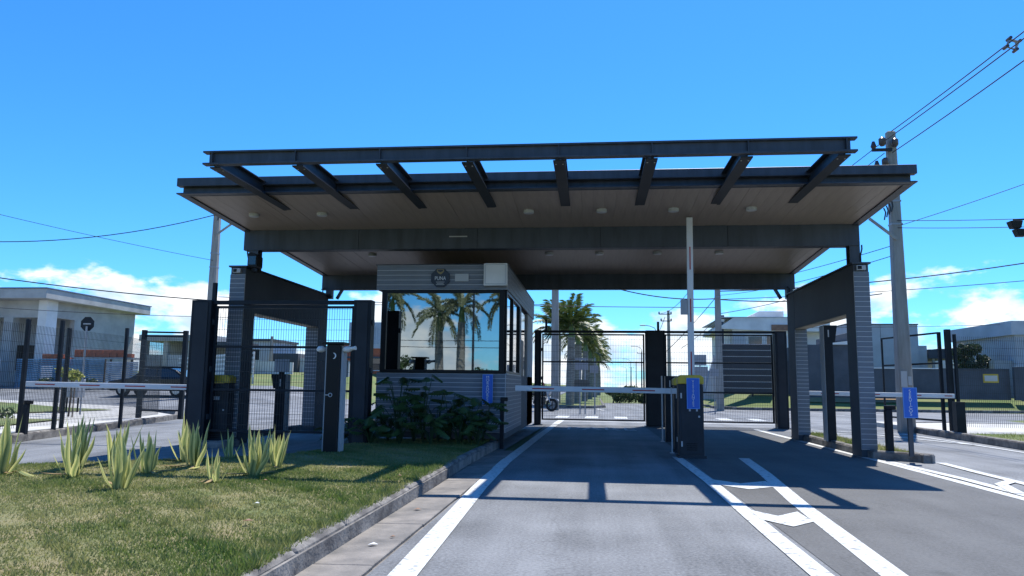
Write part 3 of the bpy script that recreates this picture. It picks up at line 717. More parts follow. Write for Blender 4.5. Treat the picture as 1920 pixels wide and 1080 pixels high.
# ================================================================== GATES
def wires(x0, x1, y, z0, z1, sx=.05, sz=.2, r=.0028, axis='x'):
    b = B()
    def add(p0, p1):
        p0 = [p0[i] for i in range(3)]; 
        x, y0, za = p0; x2, y2, zb = p1
        if abs(zb - za) > 1e-6:
            b.add([(x - r, y0 - r, za), (x + r, y0 - r, za), (x + r, y0 + r, za), (x - r, y0 + r, za), (x - r, y0 - r, zb), (x + r, y0 - r, zb), (x + r, y0 + r, zb), (x - r, y0 + r, zb)], [(0, 1, 5, 4), (1, 2, 6, 5), (2, 3, 7, 6), (3, 0, 4, 7)])
        else:
            b.beam(p0, p1, 2 * r, 2 * r)
    if axis == 'x':
        n = round((x1 - x0) / sx)
        for k in range(1, n): add((x0 + (x1 - x0) * k / n, y, z0), (x0 + (x1 - x0) * k / n, y, z1))
        z = z0 + sz / 2
        while z < z1: add((x0, y - .004, z), (x1, y - .004, z)); z += sz
    else:                                   # along y at x = y-argument
        n = round((x1 - x0) / sx)
        for k in range(1, n): add((y, x0 + (x1 - x0) * k / n, z0), (y, x0 + (x1 - x0) * k / n, z1))
        z = z0 + sz / 2
        while z < z1: add((y - .004, x0, z), (y - .004, x1, z)); z += sz
    return b
def gate_leaf(x0, x1, y, z0, z1, rails, label, group, s=.05):
    t = thing('mesh_gate', label, 'gate', ((x0 + x1) / 2, y, z0), group)
    for xa in (x0, x1 - s): B().box(xa, xa + s, y - .025, y + .025, z0, z1).build('stile', M_GATE, t)
    for i, z in enumerate([z0 + .02, z1 - .025] + rails): B().box(x0 + s, x1 - s, y - .022, y + .022, z - .022, z + .022).build('rail', M_GATE, t)
    w = wires(x0 + s, x1 - s, y, z0 + .04, z1 - .04).build('wire_mesh', M_WIRE, t); w['kind'] = 'stuff'
    return t
def gate_frame(label, posts, xa, xb, y, ztop, depth=.3, extra=()):
    t = thing('gate_frame', label, 'gate frame', ((xa + xb) / 2, y, 0), 'steel frames of the vehicle gates')
    for (p0, p1, d0) in posts:
        po = B().box(p0, p1, y - d0 / 2, y + d0 / 2, 0, ztop).build('post', M_GATE, t, bevel=.006)
        B().box(p0 - .05, p1 + .05, y - d0 / 2 - .05, y + d0 / 2 + .05, 0, .02).build('base_plate', M_STEEL, po)
        for bx_ in (p0 - .02, p1 + .02): B().cyl((bx_, y - d0 / 2 - .03, .02), (bx_, y - d0 / 2 - .03, .05), .014, 6).build('bolt', M_GREYP, po)
        for zz in (.5, 1.4, 2.3): B().box(p1, p1 + .025, y - .05, y + .05, zz, zz + .10).build('roller_bracket', M_STEEL, po)
        B().box(p0 + .06, p1 - .06, y - d0 / 2 - .012, y - d0 / 2 - .001, 0.05, ztop - .05).build('cover_plate', M_STEEL2, po)
    B().box(xa, xb, y - .05, y + .05, ztop - .075, ztop - .003).build('guide_beam', M_GATE, t)
    for (x, z0, z1) in extra: B().box(x - .035, x + .035, y + .06, y + .13, z0, z1).build('mast', M_GATE, t)
    return t
GY = 23.7
gate_frame('dark steel frame and posts holding the two inner mesh gates beyond the booth', [(-1.80, -1.60, .3), (1.66, 2.25, .35), (5.56, 5.90, .35)], -1.60, 5.56, GY, 2.96, extra=((-1.45, 2.9, 3.3), (2.07, 2.9, 3.25)))
gate_leaf(-1.58, 1.64, GY + .12, .15, 2.86, [1.97, 1.06], 'closed mesh gate across the lane beside the guard booth', 'vehicle mesh gates')
gate_leaf(2.27, 5.54, GY + .12, .15, 2.86, [1.97, 1.06], 'closed mesh gate across the visitor lane in front of the dark boarded fence', 'vehicle mesh gates')
LY = 13.72
gate_frame('dark steel frame with two thick posts in front of the left portal wall', [(-7.68, -7.28, .24), (-4.46, -4.12, .24)], -7.28, -4.46, LY, 2.77, extra=((-7.34, 2.72, 3.13),))
gate_leaf(-7.26, -4.48, LY + .03, .27, 2.67, [1.88, 1.06], 'mesh gate parked between two thick posts left of the booth', 'vehicle mesh gates')

# ================================================================== BARRIERS
def barrier(label, cx0, cx1, cy0, cy1, ztop, arm, tipcap=True, plate=False, cab=True):
    """cabinet with yellow hood; arm = (p, q) centre line"""
    t = thing('barrier', label, 'barrier', ((cx0 + cx1) / 2, (cy0 + cy1) / 2, 0), 'lane barriers')
    c = B().box(cx0, cx1, cy0, cy1, 0, ztop - .155).build('cabinet', M_CAB, t, bevel=.012)
    B().box(cx0 + .04, cx1 - .04, cy0 - .008, cy0 - .001, .08, ztop - .25).build('access_door', M_CAB, c, bevel=.003)
    B().prism([(cx0 - .012, ztop - .153), (cx1 + .012, ztop - .153), (cx1 + .012, ztop - .04), (cx1 - .05, ztop), (cx0 + .05, ztop), (cx0 - .012, ztop - .04)], 'y', cy0 - .012, cy1 + .012).build('hood', M_YEL, t, bevel=.008)
    B().box(cx0 - .03, cx1 + .03, cy0 - .03, cy1 + .03, 0, .05).build('plinth', M_CAB, t)
    B().cyl((cx1 - .08, cy0 - .022, ztop * .5), (cx1 - .08, cy0 - .0085, ztop * .5), .018, 10).build('lock', M_GREYP, c)
    for zz in (.2, ztop - .4): B().box(cx0 + .03, cx0 + .055, cy0 - .018, cy0 - .0085, zz, zz + .09).build('hinge', M_GREYP, c)
    for k in range(4): B().box(cx0 + .12, cx1 - .12, cy0 - .012, cy0 - .0085, .14 + k * .035, .155 + k * .035).build('vent_slot', M_BLACK, c)
    p, q = Vector(arm[0]), Vector(arm[1]); d = (q - p); ln = d.length; d.normalize()
    a = B().beam(p, q, *((.11, .045, (0, -1, 0)) if abs(d.z) > .9 else (.045, .105, (0, 0, 1)))).build('arm', M_ARM, t, bevel=.008)
    k = 0.42
    while k < ln - .2:
        s = p + d * k; e = p + d * min(k + .42, ln - .06); off = Vector((0, -.0245, 0))
        B().beam(s + off, e + off, .003 if abs(d.z) < .9 else .022, .022 if abs(d.z) < .9 else .003).build('red_tape', M_RED, a)
        k += .95
    return t, a
t, a = barrier('yellow topped barrier cabinet behind the blue VISITANTES sign, its arm raised upright', 1.49, 1.91, 13.29, 13.57, 1.42, ((1.755, 13.63, 1.0), (1.775, 13.63, 4.29)))
B().box(1.585, 1.70, 13.56, 13.60, 2.50, 2.77).build('arm_plate', M_SIGNG, a)
barrier('barrier with its long white arm lowered across the lane beside the booth', 1.54, 1.94, 14.45, 14.75, 1.40, ((1.60, 14.42, 1.135), (-1.47, 14.42, 1.155)))
t, a = barrier('barrier in front of the left portal wall, arm lowered over the exit lane', -7.47, -6.98, 13.90, 14.15, 1.34, ((-7.3, 13.88, 1.09), (-11.20, 13.88, 1.12)))
B().box(-7.32, -7.15, 13.882, 13.891, .86, .93).build('label_plate', M_GREYP, t)
barrier('service lane barrier behind the right portal wall, thin white arm lowered', 4.92, 5.20, 19.08, 19.38, 1.30, ((5.12, 19.06, 1.11), (8.62, 19.06, 1.08)))
def rest(label, x, y, top, w=.075, hook=True, z0=0.0):
    t = thing('rest_post', label, 'post', (x, y, 0), 'short posts that catch the barrier arms')
    B().box(x - w / 2, x + w / 2, y - w / 2, y + w / 2, z0, top).build('post', M_GATE, t, bevel=.004)
    if hook: B().box(x - w / 2 + .0, x + w / 2 + .07, y - w * .45, y + w * .45, top + .001, top + .075).build('cradle', M_BLACK, t, bevel=.01)
    return t
rest('short dark arm rest post on the left kerb below the exit barrier tip', -11.2, 13.95, .72, .09)
rest('short dark arm rest post at the lawn edge by the booth corner', -1.72, 14.46, .90)
rest('short dark arm rest post at the foot of the right mesh fence', 9.22, 20.2, .93, .22, False)
rest('slim dark reader post on the island nose left of the SERVIÇOS sign', 5.19, 13.97, .86, .11)

# ================================================================== TOTEMS
t = thing('access_totem', 'tall dark access totem with crescent mark and two white cameras on the lawn', 'totem', (-4.1, 11.65, .12), 'access totems')
b = B().box(-4.22, -4.00, 11.60, 11.80, .10, 1.82); b.build('body', M_BLACK, t, bevel=.006)
for x in (-4.255, -3.995): B().box(x, x + .034, 11.66, 11.84, .10, 1.80).build('side_panel', M_WALLG, t)
B().box(-4.29, -3.93, 11.56, 11.86, 1.823, 1.86).build('cap', M_BLACK, t, bevel=.006)
cr_ = []                                     # crescent
for k in range(13):
    a_ = math.radians(-80 + k * 160 / 12); cr_.append((-4.11 + .05 * math.cos(a_), 1.64 + .05 * math.sin(a_)))
for k in range(13):
    a_ = math.radians(75 - k * 150 / 12); cr_.append((-4.125 + .047 * math.cos(a_), 1.64 + .046 * math.sin(a_)))
B().prism(cr_, 'y', 11.594, 11.599).build('crescent_mark', M_SIGNW, t)
ring = [(-4.13 + .028 * math.cos(k * math.pi / 8), 11.592, 1.02 + .028 * math.sin(k * math.pi / 8)) for k in range(17)]
B().tube(ring, .007, 6, cap=False).build('call_button', M_GREYP, t, smooth=True)
B().box(-4.215, -4.16, 11.595, 11.599, 1.013, 1.027).build('slot', M_GREYP, t)
for x, s in ((-4.33, -1), (-3.90, 1)):
    c = thing('security_camera', ('left' if s < 0 else 'right') + ' white security camera bracketed to the side of the tall lawn totem', 'camera', (x, 11.7, 1.75), 'white cameras on the totem')
    B().tube([(x - .05, 11.62, 1.735), (x - .035, 11.65, 1.745), (x, 11.7, 1.75), (x + .03, 11.75, 1.75)], [.025, .05, .052, .03], 12).build('housing', M_WHITE, c, smooth=True)
    B().beam((x, 11.75, 1.75), (x - s * .06, 11.75, 1.75), .03, .03).build('bracket', M_GREYP, c)
    if s > 0: B().tube([(x + .02, 11.68, 1.755), (x + .10, 11.67, 1.765), (x + .135, 11.66, 1.77)], [.03, .028, .034], 10).build('second_head', M_WHITE, c, smooth=True)
def totem(label, x, y, top, w, d, head, z0, side, lit):
    """slim post with a head that widens upward to one side"""
    t = thing('access_totem', label, 'totem', (x, y, z0), 'access totems')
    hz = top - head; o = .09 * side
    xa, xb = x - w / 2, x + w / 2
    if side > 0: poly = [(xa, z0), (xb, z0), (xb, hz), (xb + .05, hz + .01), (xb + .10, top), (xa, top)]
    else: poly = [(xa, z0), (xb, z0), (xb, top), (xa - .10, top), (xa - .05, hz + .01), (xa, hz)]
    B().prism(poly, 'y', y, y + d).build('body', M_GATE, t, bevel=.006)
    px = xa - .011 if lit < 0 else xb + .001
    if lit: B().box(px, px + .01, y + .01, y + d - .01, z0, top - .01).build('side_panel', M_WALLG, t)
    B().box(x - .012, x + .012, y - .006, y - .001, top - .25, top - .10).build('card_slot', M_GREYP, t)
    return t
totem('tall dark totem with flared head standing in the right portal opening', 4.97, 16.4, 2.55, .17, .3, .36, .13, 1, -1)
t = totem('low dark totem with flared head and pale screen behind the left mesh gate', -6.55, 15.3, 1.38, .22, .26, .30, 0.0, -1, 1)
B().box(-6.72, -6.40, 15.36, 15.40, 1.43, 1.70).build('screen', M_GREYH, t, bevel=.006)
B().box(-6.62, -6.50, 15.37, 15.39, 1.38, 1.43).build('screen_foot', M_BLACK, t)
totem('slim totem just left of the raised barrier cabinet near the inner gate', 1.74, 17.2, 1.46, .2, .25, .28, 0.0, 1, 0)
t = thing('guide_post', 'thin pale metal post standing beside the slim totem', 'post', (1.56, 17.2, 0))
B().cyl((1.56, 17.2, 0), (1.56, 17.2, 1.46), .018, 10).build('tube', M_GREYP, t, smooth=True); B().cyl((1.56, 17.2, 0), (1.56, 17.2, .012), .06, 12).build('base', M_GREYP, t)
t = thing('guide_post', 'thin pale metal edge post left of the barrier cabinets', 'post', (1.5, 14.3, 0))
B().box(1.46, 1.485, 14.3, 14.325, 0, 1.2).build('tube', M_GREYP, t); B().box(1.43, 1.51, 14.27, 14.35, 0, .012).build('base', M_GREYP, t)

# ================================================================== FENCES
def fence_run(label, pts, ztop, zb, post_top, posts, group='wire mesh boundary fences', tilt=.0):
    t = thing('mesh_fence', label, 'fence', (pts[0][0], pts[0][1], 0), group)
    for (x, y, h) in posts: B().box(x - .035, x + .035, y - .035, y + .035, 0.05, h).build('post', M_GATE, t, bevel=.004)
    for (a, c) in zip(pts[:-1], pts[1:]):
        a = Vector((a[0], a[1], 0)); c = Vector((c[0], c[1], 0)); d = c - a; ln = d.length
        b = wires(0, ln, 0, zb, ztop)
        ang = math.atan2(d.y, d.x); ca, sa = math.cos(ang), math.sin(ang)
        b.v = [(a.x + p[0] * ca - p[1] * sa, a.y + p[0] * sa + p[1] * ca, p[2]) for p in b.v]
        w = b.build('wire_mesh', M_WIRE, t); w['kind'] = 'stuff'
    return t
fence_run('dark green wire mesh fence along the left kerb in front of the unfinished house', [(-11.2, 10.5), (-11.36, 13.9), (-11.5, 15.1), (-11.62, 17.6), (-12.6, 20.9)], 2.32, .25, 2.4,
          [(-11.33, 13.95, 2.42), (-11.46, 15.1, 2.5), (-11.60, 14.62 + .9, 2.36), (-11.6, 17.6, 2.52)])
fence_run('dark green wire mesh fence running off to the right behind the kerb', [(9.72, 21.3), (12.2, 21.4), (14.8, 21.5)], 2.66, .25, 2.7, [(9.72, 21.3, 2.72), (12.2, 21.4, 2.72), (14.8, 21.5, 2.72)])
t = thing('fence_plaque', 'small pale plaque with yellow border hung on the right mesh fence', 'plaque', (10.55, 21.27, 1.4))
B().box(10.37, 10.75, 21.255, 21.27, 1.43, 1.66).build('board', M_YEL, t); B().box(10.40, 10.72, 21.248, 21.254, 1.47, 1.62).build('face', M_GREYP, t)
# pedestrian gate on the left
t = thing('pedestrian_gate', 'narrow mesh pedestrian gate with dark frame beside the left fence', 'gate', (-12.7, 21.1, .15))
for x, y in ((-13.28, 21.0), (-12.12, 21.25)): B().box(x - .06, x + .06, y - .06, y + .06, .1, 2.72).build('post', M_GATE, t, bevel=.005)
for z in (2.66, 2.54, 1.62, .95, .35): B().beam((-13.22, 21.01, z), (-12.18, 21.24, z), .045, .05).build('rail', M_GATE, t)
b = wires(0, 1.06, 0, .36, 2.54); b.v = [(-13.22 + p[0] * .976, 21.01 + p[0] * .217 + p[1], p[2]) for p in b.v]; w = b.build('wire_mesh', M_WIRE, t); w['kind'] = 'stuff'
B().box(-13.36, -13.30, 20.9, 21.0, 1.15, 1.40).build('lock_box', M_BLACK, t)
# open gate frame on the right, seen nearly edge on
t = thing('pedestrian_gate', 'open steel gate frame beside the tall concrete pole on the right kerb', 'gate', (9.3, 22.5, .15))
for x, y, w_ in ((8.95, 24.3, .05), (9.46, 21.6, .08), (9.60, 21.42, .13)): B().box(x - w_ / 2, x + w_ / 2, y - w_ / 2, y + w_ / 2, .1, 2.80 if w_ < .12 else 2.86).build('post', M_GATE, t, bevel=.004)
for z in (2.78, 1.95, .4): B().beam((8.95, 24.28, z), (9.46, 21.63, z), .04, .05).build('rail', M_GATE, t)

# ================================================================== POLES AND WIRES
def upole(label, x, y, top, w0, w1, arms=(), extra=None):
    t = thing('utility_pole', label, 'utility pole', (x, y, terr(x, y)), 'concrete utility poles')
    z0 = terr(x, y)
    a, c = w0 / 2, w1 / 2
    b = B().add([(x - a, y - a * .8, z0), (x + a, y - a * .8, z0), (x + a, y + a * .8, z0), (x - a, y + a * .8, z0), (x - c, y - c * .8, top), (x + c, y - c * .8, top), (x + c, y + c * .8, top), (x - c, y + c * .8, top)],
            [(3, 2, 1, 0), (4, 5, 6, 7), (0, 1, 5, 4), (1, 2, 6, 5), (2, 3, 7, 6), (3, 0, 4, 7)])
    b.build('shaft', M_POLE, t, bevel=.03)
    for (z, l0, l1) in arms:
        ar = B().beam((x + l0, y - c - .05, z), (x + l1, y - c - .05, z), .08, .08).build('crossarm', M_STEEL2, t)
        for q in (l0 + .05, l1 - .05):
            if abs(q) > .12: B().tube([(x + q, y - c - .05, z + .04), (x + q, y - c - .05, z + .10), (x + q, y - c - .05, z + .16), (x + q, y - c - .05, z + .26)], [.05, .09, .07, .04], 8).build('insulator', M_PORC, ar, smooth=True)
    for z in ([top - 2.2, top - 2.9] if top > 6 else []):
        k = z / top; hw = a + (c - a) * k + .008; B().box(x - hw, x + hw, y - hw * .85, y + hw * .85, z, z + .05).build('steel_band', M_SIGNG, t)
    return t
p = upole('tall concrete utility pole rising behind the right end of the canopy', 9.0, 22.9, 8.97, .42, .25, [(8.35, -.62, -.05), (7.75, -.55, -.05)])
for (dx, z0, z1) in ((-.34, 8.45, 8.72), (-.28, 7.83, 8.08), (.02, 8.42, 8.68)):
    B().tube([(9 + dx, 22.66, z0), (9 + dx, 22.66, z0 + .06), (9 + dx, 22.66, z1 - .05), (9 + dx, 22.66, z1)], [.06, .10, .10, .05], 10).build('cutout', M_PORC, p, smooth=True)
ar = B().beam((8.95, 22.72, 5.62), (8.2, 22.72, 6.25), .06, .07).build('stay_arm', M_POLE, p)
for k in range(4): B().tube([(8.62 + k * .07, 22.7, 6.2 + k * .08), (8.66 + k * .07, 22.68, 6.42 + k * .06), (8.60 + k * .08, 22.66, 6.55 + k * .07)], .02, 6).build('jumper', M_CABLE, ar)
B().box(8.83, 9.00, 22.66, 22.68, 1.30, 1.75).build('notice', M_GREYP, p); B().box(9.02, 9.12, 22.66, 22.68, 1.35, 1.6).build('notice', M_GREYP, p)
p = upole('pale concrete utility pole standing behind the left end of the canopy', -18.72, 35, 9.75, .48, .30)
b = B().beam((-18.6, 34.8, 8.5), (-17.75, 34.8, 9.1), .08, .08).build('stay_arm', M_POLE, p)
for k in range(5): B().tube([(-18.55 + k * .2, 34.75, 9.2 + k * .07), (-18.5 + k * .2, 34.7, 9.5), (-18.42 + k * .2, 34.75, 9.7)], .025, 6).build('jumper', M_CABLE, p)
upole('concrete utility pole behind the inner gate left of the palm row', -1.86, 38, 9.2, .40, .32)
upole('concrete utility pole at the corner by the dark boarded fence', 6.82, 41.4, 9.0, .40, .24, [(8.6, -.5, .5)])
upole('distant utility pole seen just right of the gate posts', 7.75, 77, 9.0, .42, .25, [(8.6, -1.0, .3), (7.9, -.8, .3)])
for i, (x, y, h) in enumerate(((10.9, 168, 9), (13.7, 237, 9.2), (16.0, 310, 9.4), (-27.5, 62, 5.2), (-23.4, 61.5, 5.0), (-8.5, 120, 7.5))):
    upole(['far utility pole third along the boulevard', 'far utility pole fourth along the boulevard, behind the third', 'farthest utility pole where the boulevard fades', 'thin pole above the pale wall beyond the left gate',
           'thin pole beside the brown container', 'far thin pole left of the palm row near the booth'][i], x, y, h, .34, .2, [(h - .4, -.9, .9)] if i < 3 else ())
def street_lamp(label, x, y, h, arm, r=.07):
    t = thing('street_lamp', label, 'street lamp', (x, y, 0), 'street lamps along the boulevard')
    B().tube([(x, y, 0), (x, y, h * .5), (x, y, h - .5)], [r, r * .85, r * .6], 10).build('pole', M_STEEL2, t, smooth=True)
    B().tube([(x, y, h - .5), (x + arm * .15, y, h - .1), (x + arm * .5, y, h + .12), (x + arm * .85, y, h + .2)], r * .5, 8).build('arm', M_STEEL2, t, smooth=True)
    B().box(min(x + arm * .8, x + arm * 1.25), max(x + arm * .8, x + arm * 1.25), y - .16, y + .16, h + .14, h + .25).build('lamp_head', M_SIGNG, t, bevel=.03)
street_lamp('street lamp peeking over the inner gate post, arm to the left', 7.3, 86, 8.0, -1.5)
street_lamp('street lamp further along the boulevard, arm to the left', 8.5, 130, 8.0, -1.5)
street_lamp('small far street lamp low over the boulevard', 9.6, 190, 8.0, -1.6)
street_lamp('faint farthest street lamp before the boulevard fades', 12, 265, 8.0, -1.6)
street_lamp('tall lamp post behind the booth window palms, seen only in the reflection', -8.0, -20.6, 9.2, 1.6, .09)

def wire(label, a, c, sag, r=.012, n=20, z2=None):
    a = Vector(a); c = Vector(c); pts = []
    for k in range(n + 1):
        t_ = k / n; p = a.lerp(c, t_); p.z -= sag * 4 * t_ * (1 - t_); pts.append(p)
    o = B().tube(pts, r, 5).build('overhead_wire', M_CABLE, smooth=True)
    tag(o, label, 'wire', 'overhead wires'); return o
wire('uppermost of three cables from the right pole to the top right corner', (9.0, 22.8, 8.95), (9.35, -12, 9.6), .55, .014)
wire('middle of three cables from the right pole to the top right corner', (8.75, 22.7, 8.62), (9.25, -12, 9.35), .55, .014)
wire('lowest of three cables from the right pole to the top right corner', (8.95, 22.7, 8.25), (9.2, -12, 9.2), .58, .014)
t = thing('cable_spacer', 'cross shaped spacer clamped on the cables at top right', 'spacer', (9.12, 16.5, 8.72))
b = B(); s_ = .13; b.tube([(9.12 + s_ * math.cos(q * math.pi / 2 + .4), 16.5, 8.70 + s_ * math.sin(q * math.pi / 2 + .4)) for q in range(5)], .032, 6); b.build('ring', M_SIGNG, t)
for q in range(4):
    cx_, cz_ = 9.12 + s_ * 1.12 * math.cos(q * math.pi / 2 + .4), 8.70 + s_ * 1.12 * math.sin(q * math.pi / 2 + .4)
    B().cyl((cx_, 16.42, cz_), (cx_, 16.58, cz_), .035, 8).build('clamp', M_PORC, t)
wire('left of three cables dropping behind the canopy right end', (8.7, 22.9, 8.6), (6.5, 41.4, 8.8), .4)
wire('middle of three cables dropping behind the canopy right end', (8.8, 22.9, 8.3), (6.8, 41.4, 8.6), .4)
wire('right of three cables dropping behind the canopy right end', (8.95, 22.9, 8.0), (7.1, 41.4, 8.6), .45)
wire('thin wire slanting up right from the right pole', (9.1, 22.8, 6.05), (13.2, 20.0, 7.3), .05, .010)
wire('upper of two thin wires reaching the lamp pair on the right', (9.0, 22.8, 6.2), (11.3, 20.1, 5.62), .02, .010)
wire('lower of two thin wires reaching the lamp pair on the right', (9.0, 22.8, 5.98), (11.4, 20.3, 5.45), .02, .010)
wire('thick drooping cable crossing right of the canopy above the clouds', (6.9, 41.4, 6.45), (26, 36, 8.2), .5, .03)
wire('straight thinner cable below the thick one on the right', (6.9, 41.4, 6.0), (26, 36.5, 6.9), .2, .018)
wire('low dotted wire just above the clouds on the right', (14, 52, 5.3), (40, 50, 6.1), .2, .015)
wire('diagonal wire passing under the canopy right corner', (9.0, 22.9, 5.5), (6.9, 41.2, 6.6), .15, .012)
wire('second diagonal wire passing under the canopy right corner', (9.0, 22.9, 5.2), (6.9, 41.2, 6.2), .2, .012)
wire('wire sagging up from the left edge to the canopy corner', (-18.7, 34.9, 9.55), (-34, 30, 8.0), 1.0, .022)
wire('thin wire slanting down from the left edge to the left pole', (-18.7, 34.9, 7.2), (-26, 26, 8.3), .1, .011)
wire('cable crossing from the left edge to the left portal wall', (-14, 36, 5.05), (-34, 33, 6.9), .35, .028)
wire('faint lower wire from the left edge to the left gate', (-14, 38, 4.6), (-40, 36, 5.6), .3, .014)
wire('upper wire between the poles behind the inner gates', (-20, 38, 5.75), (6.8, 41.4, 5.55), .12, .02)
wire('lower wire between the poles behind the inner gates', (-20, 38, 5.5), (-1.9, 38, 5.35), .1, .016)
wire('drooping cable bundle left of the corner pole', (6.8, 41.4, 6.05), (0, 39, 6.7), .35, .03)
wire('cable bundle right of the corner pole behind the portal wall', (6.8, 41.4, 6.0), (16, 43, 6.5), .25, .03)
wire('steep service wire right of the corner pole', (6.8, 41.4, 5.2), (15, 46, 7.6), .2, .018)
wire('steep service wire left of the corner pole', (6.8, 41.4, 6.2), (4.2, 44, 3.2), .1, .018)
wire('second steep service wire left of the corner pole', (6.8, 41.4, 5.0), (5.0, 43, 3.4), .1, .014)
wire('wire along the boulevard between the corner pole and the next', (6.7, 41.4, 8.6), (7.0, 77, 8.7), .8, .02)
wire('wire along the boulevard far beyond the gates', (7.4, 77, 8.3), (10.6, 168, 8.6), 1.6, .03)
wire('low wire crossing behind the left portal opening', (-23, 61.5, 4.9), (-14, 66, 5.6), .3, .02)
wire('upper wire behind the camera, mirrored in the booth window', (-40, -24, 5.2), (10, -20, 4.4), .5, .022)
wire('lower wire behind the camera, mirrored in the booth window', (-40, -24, 4.8), (10, -20, 3.9), .5, .022)
t = thing('lamp_pair', 'pair of dark lamp heads at the right edge above the fence', 'lamp', (11.5, 20.2, 0))
B().tube([(11.5, 20.2, 0), (11.5, 20.2, 5.8)], .06, 10).build('pole', M_STEEL2, t, smooth=True)
B().beam((11.5, 20.2, 5.66), (10.85, 20.2, 5.60), .04, .04).build('arm', M_STEEL2, t)
for x, z in ((10.88, 5.47), (11.0, 5.26)):
    B().add([(x - .15, 20.08, z + .10), (x + .15, 20.08, z + .10), (x + .15, 20.32, z + .10), (x - .15, 20.32, z + .10), (x - .09, 20.10, z - .09), (x + .11, 20.10, z - .09), (x + .11, 20.3, z - .09), (x - .09, 20.3, z - .09)],
            [(0, 1, 2, 3), (7, 6, 5, 4), (4, 5, 1, 0), (5, 6, 2, 1), (6, 7, 3, 2), (7, 4, 0, 3)]).build('lamp_head', M_BLACK, t, bevel=.01)
t = thing('security_camera', 'dark camera on a post cut by the left edge of the picture', 'camera', (-11.75, 13, 0))
B().cyl((-11.75, 13, .1), (-11.75, 13, 2.5), .04, 8).build('post', M_GATE, t); B().tube([(-11.45, 12.85, 2.42), (-11.32, 12.85, 2.46), (-11.23, 12.85, 2.46), (-11.15, 12.85, 2.44)], [.05, .10, .10, .06], 10).build('housing', M_BLACK, t, smooth=True)
B().beam((-11.75, 13, 2.45), (-11.4, 12.87, 2.45), .04, .04).build('arm', M_BLACK, t)
# ================================================================== SIGNS SEEN FROM BEHIND
t = thing('stop_sign', 'octagonal road sign on a grey pole seen from behind, left verge', 'road sign', (-15.86, 22, .15))
B().prism([(-15.88 + .24 * math.cos(math.pi / 8 + k * math.pi / 4), 2.98 + .24 * math.sin(math.pi / 8 + k * math.pi / 4)) for k in range(8)], 'y', 22.03, 22.045).build('plate', M_GATE, t)
B().cyl((-15.84, 21.99, .15), (-15.86, 21.99, 2.9), .03, 8).build('pole', M_SIGNG, t, smooth=True); B().box(-16.0, -15.75, 22.0, 22.029, 2.96, 3.0).build('bracket', M_SIGNG, t)
def backsign(label, x, y, panels, pole):
    t = thing('road_sign', label, 'road sign', (x, y, 0), 'signs behind the inner gates')
    for (x0, x1, z0, z1) in panels: B().box(x0, x1, y, y + .012, z0, z1).build('panel', M_SIGNG, t)
    for xx in pole: B().cyl((xx, y + .03, 0), (xx, y + .03, max(q[3] for q in panels)), .03, 8).build('pole', M_SIGNG, t, smooth=True)
backsign('grey sign boards on poles in front of the palm row', -.4, 33, [(-.74, -.16, 2.35, 2.45), (-.74, -.16, 1.92, 2.30), (-.10, .28, 1.80, 2.12)], (-.52, -.30, .12))
backsign('low grey board hung on the inner mesh gate beside the booth', -.39, 24.0, [(-.56, -.08, 1.15, 1.42)], ())
backsign('dark sign board with pale panel right of the raised barrier', 5.2, 36, [(4.75, 5.35, 2.25, 2.75), (4.75, 5.40, 1.75, 2.2), (5.5, 5.9, 1.75, 2.1)], (5.05, 5.7))

# ================================================================== BUILDINGS
def win(parent, x0, x1, y, z0, z1, frame=M_WHITE, pane=M_GLASSD, f=.06, mull=0):
    b = B(); b.box(x0, x0 + f, y - .05, y + .02, z0, z1); b.box(x1 - f, x1, y - .05, y + .02, z0, z1); b.box(x0 + f, x1 - f, y - .05, y + .02, z0, z0 + f); b.box(x0 + f, x1 - f, y - .05, y + .02, z1 - f, z1)
    for k in range(mull): xm = x0 + (x1 - x0) * (k + 1) / (mull + 1); b.box(xm - f / 2, xm + f / 2, y - .05, y + .02, z0 + f, z1 - f)
    o = b.build('window', frame, parent)
    B().box(x0 + f, x1 - f, y - .03, y - .005, z0 + f, z1 - f).build('pane', pane, o)
    return o
# two storey white house behind the dark boarded fence
h = thing('white_house', 'white two storey house with glass balcony behind the dark boarded fence', 'house', (13, 58, .9))
B().box(10.3, 14.7, 56.4, 66, .8, 6.30).build('wall', M_WALLW, h)
B().add([(9.55, 56.2, 5.55), (14.9, 56.2, 5.3), (14.9, 56.2, 6.36), (10.35, 56.2, 6.36), (9.55, 56.2, 5.80), (9.55, 66, 5.55), (14.9, 66, 5.3), (14.9, 66, 6.36), (10.35, 66, 6.36), (9.55, 66, 5.80)],
        [(0, 1, 2, 3, 4), (9, 8, 7, 6, 5), (0, 5, 6, 1), (1, 6, 7, 2), (2, 7, 8, 3), (3, 8, 9, 4), (4, 9, 5, 0)]).build('roof_band', M_WALLW, h)
B().box(9.5, 14.95, 56.15, 66, 6.362, 6.42).build('parapet_cap', M_WALLG, h)
B().prism([(12.35, 6.43), (14.4, 6.43), (14.4, 7.02), (12.6, 7.02), (12.25, 6.84)], 'y', 58, 63).build('tank_house', M_WALLW, h)
B().box(13.05, 14.7, 56.10, 56.195, 5.42, 5.85).build('timber_panel', M_WOODP, h)
c = B().box(9.30, 9.72, 56.6, 57.4, .8, 6.1).build('chimney', M_WALLD, h); B().box(9.25, 9.77, 56.55, 57.45, 6.1, 6.3).build('chimney_band', M_WHITE, c); B().box(9.25, 9.77, 56.55, 57.45, 6.42, 6.58).build('chimney_cap', M_WALLD, c)
for xx in (9.27, 9.70): B().box(xx, xx + .05, 56.6, 57.4, 6.3, 6.42).build('cap_leg', M_WALLD, c)
win(h, 11.35, 12.45, 56.38, 4.0, 5.05); win(h, 12.65, 13.05, 56.38, 4.0, 5.1); win(h, 13.65, 14.2, 56.38, 4.2, 5.1)
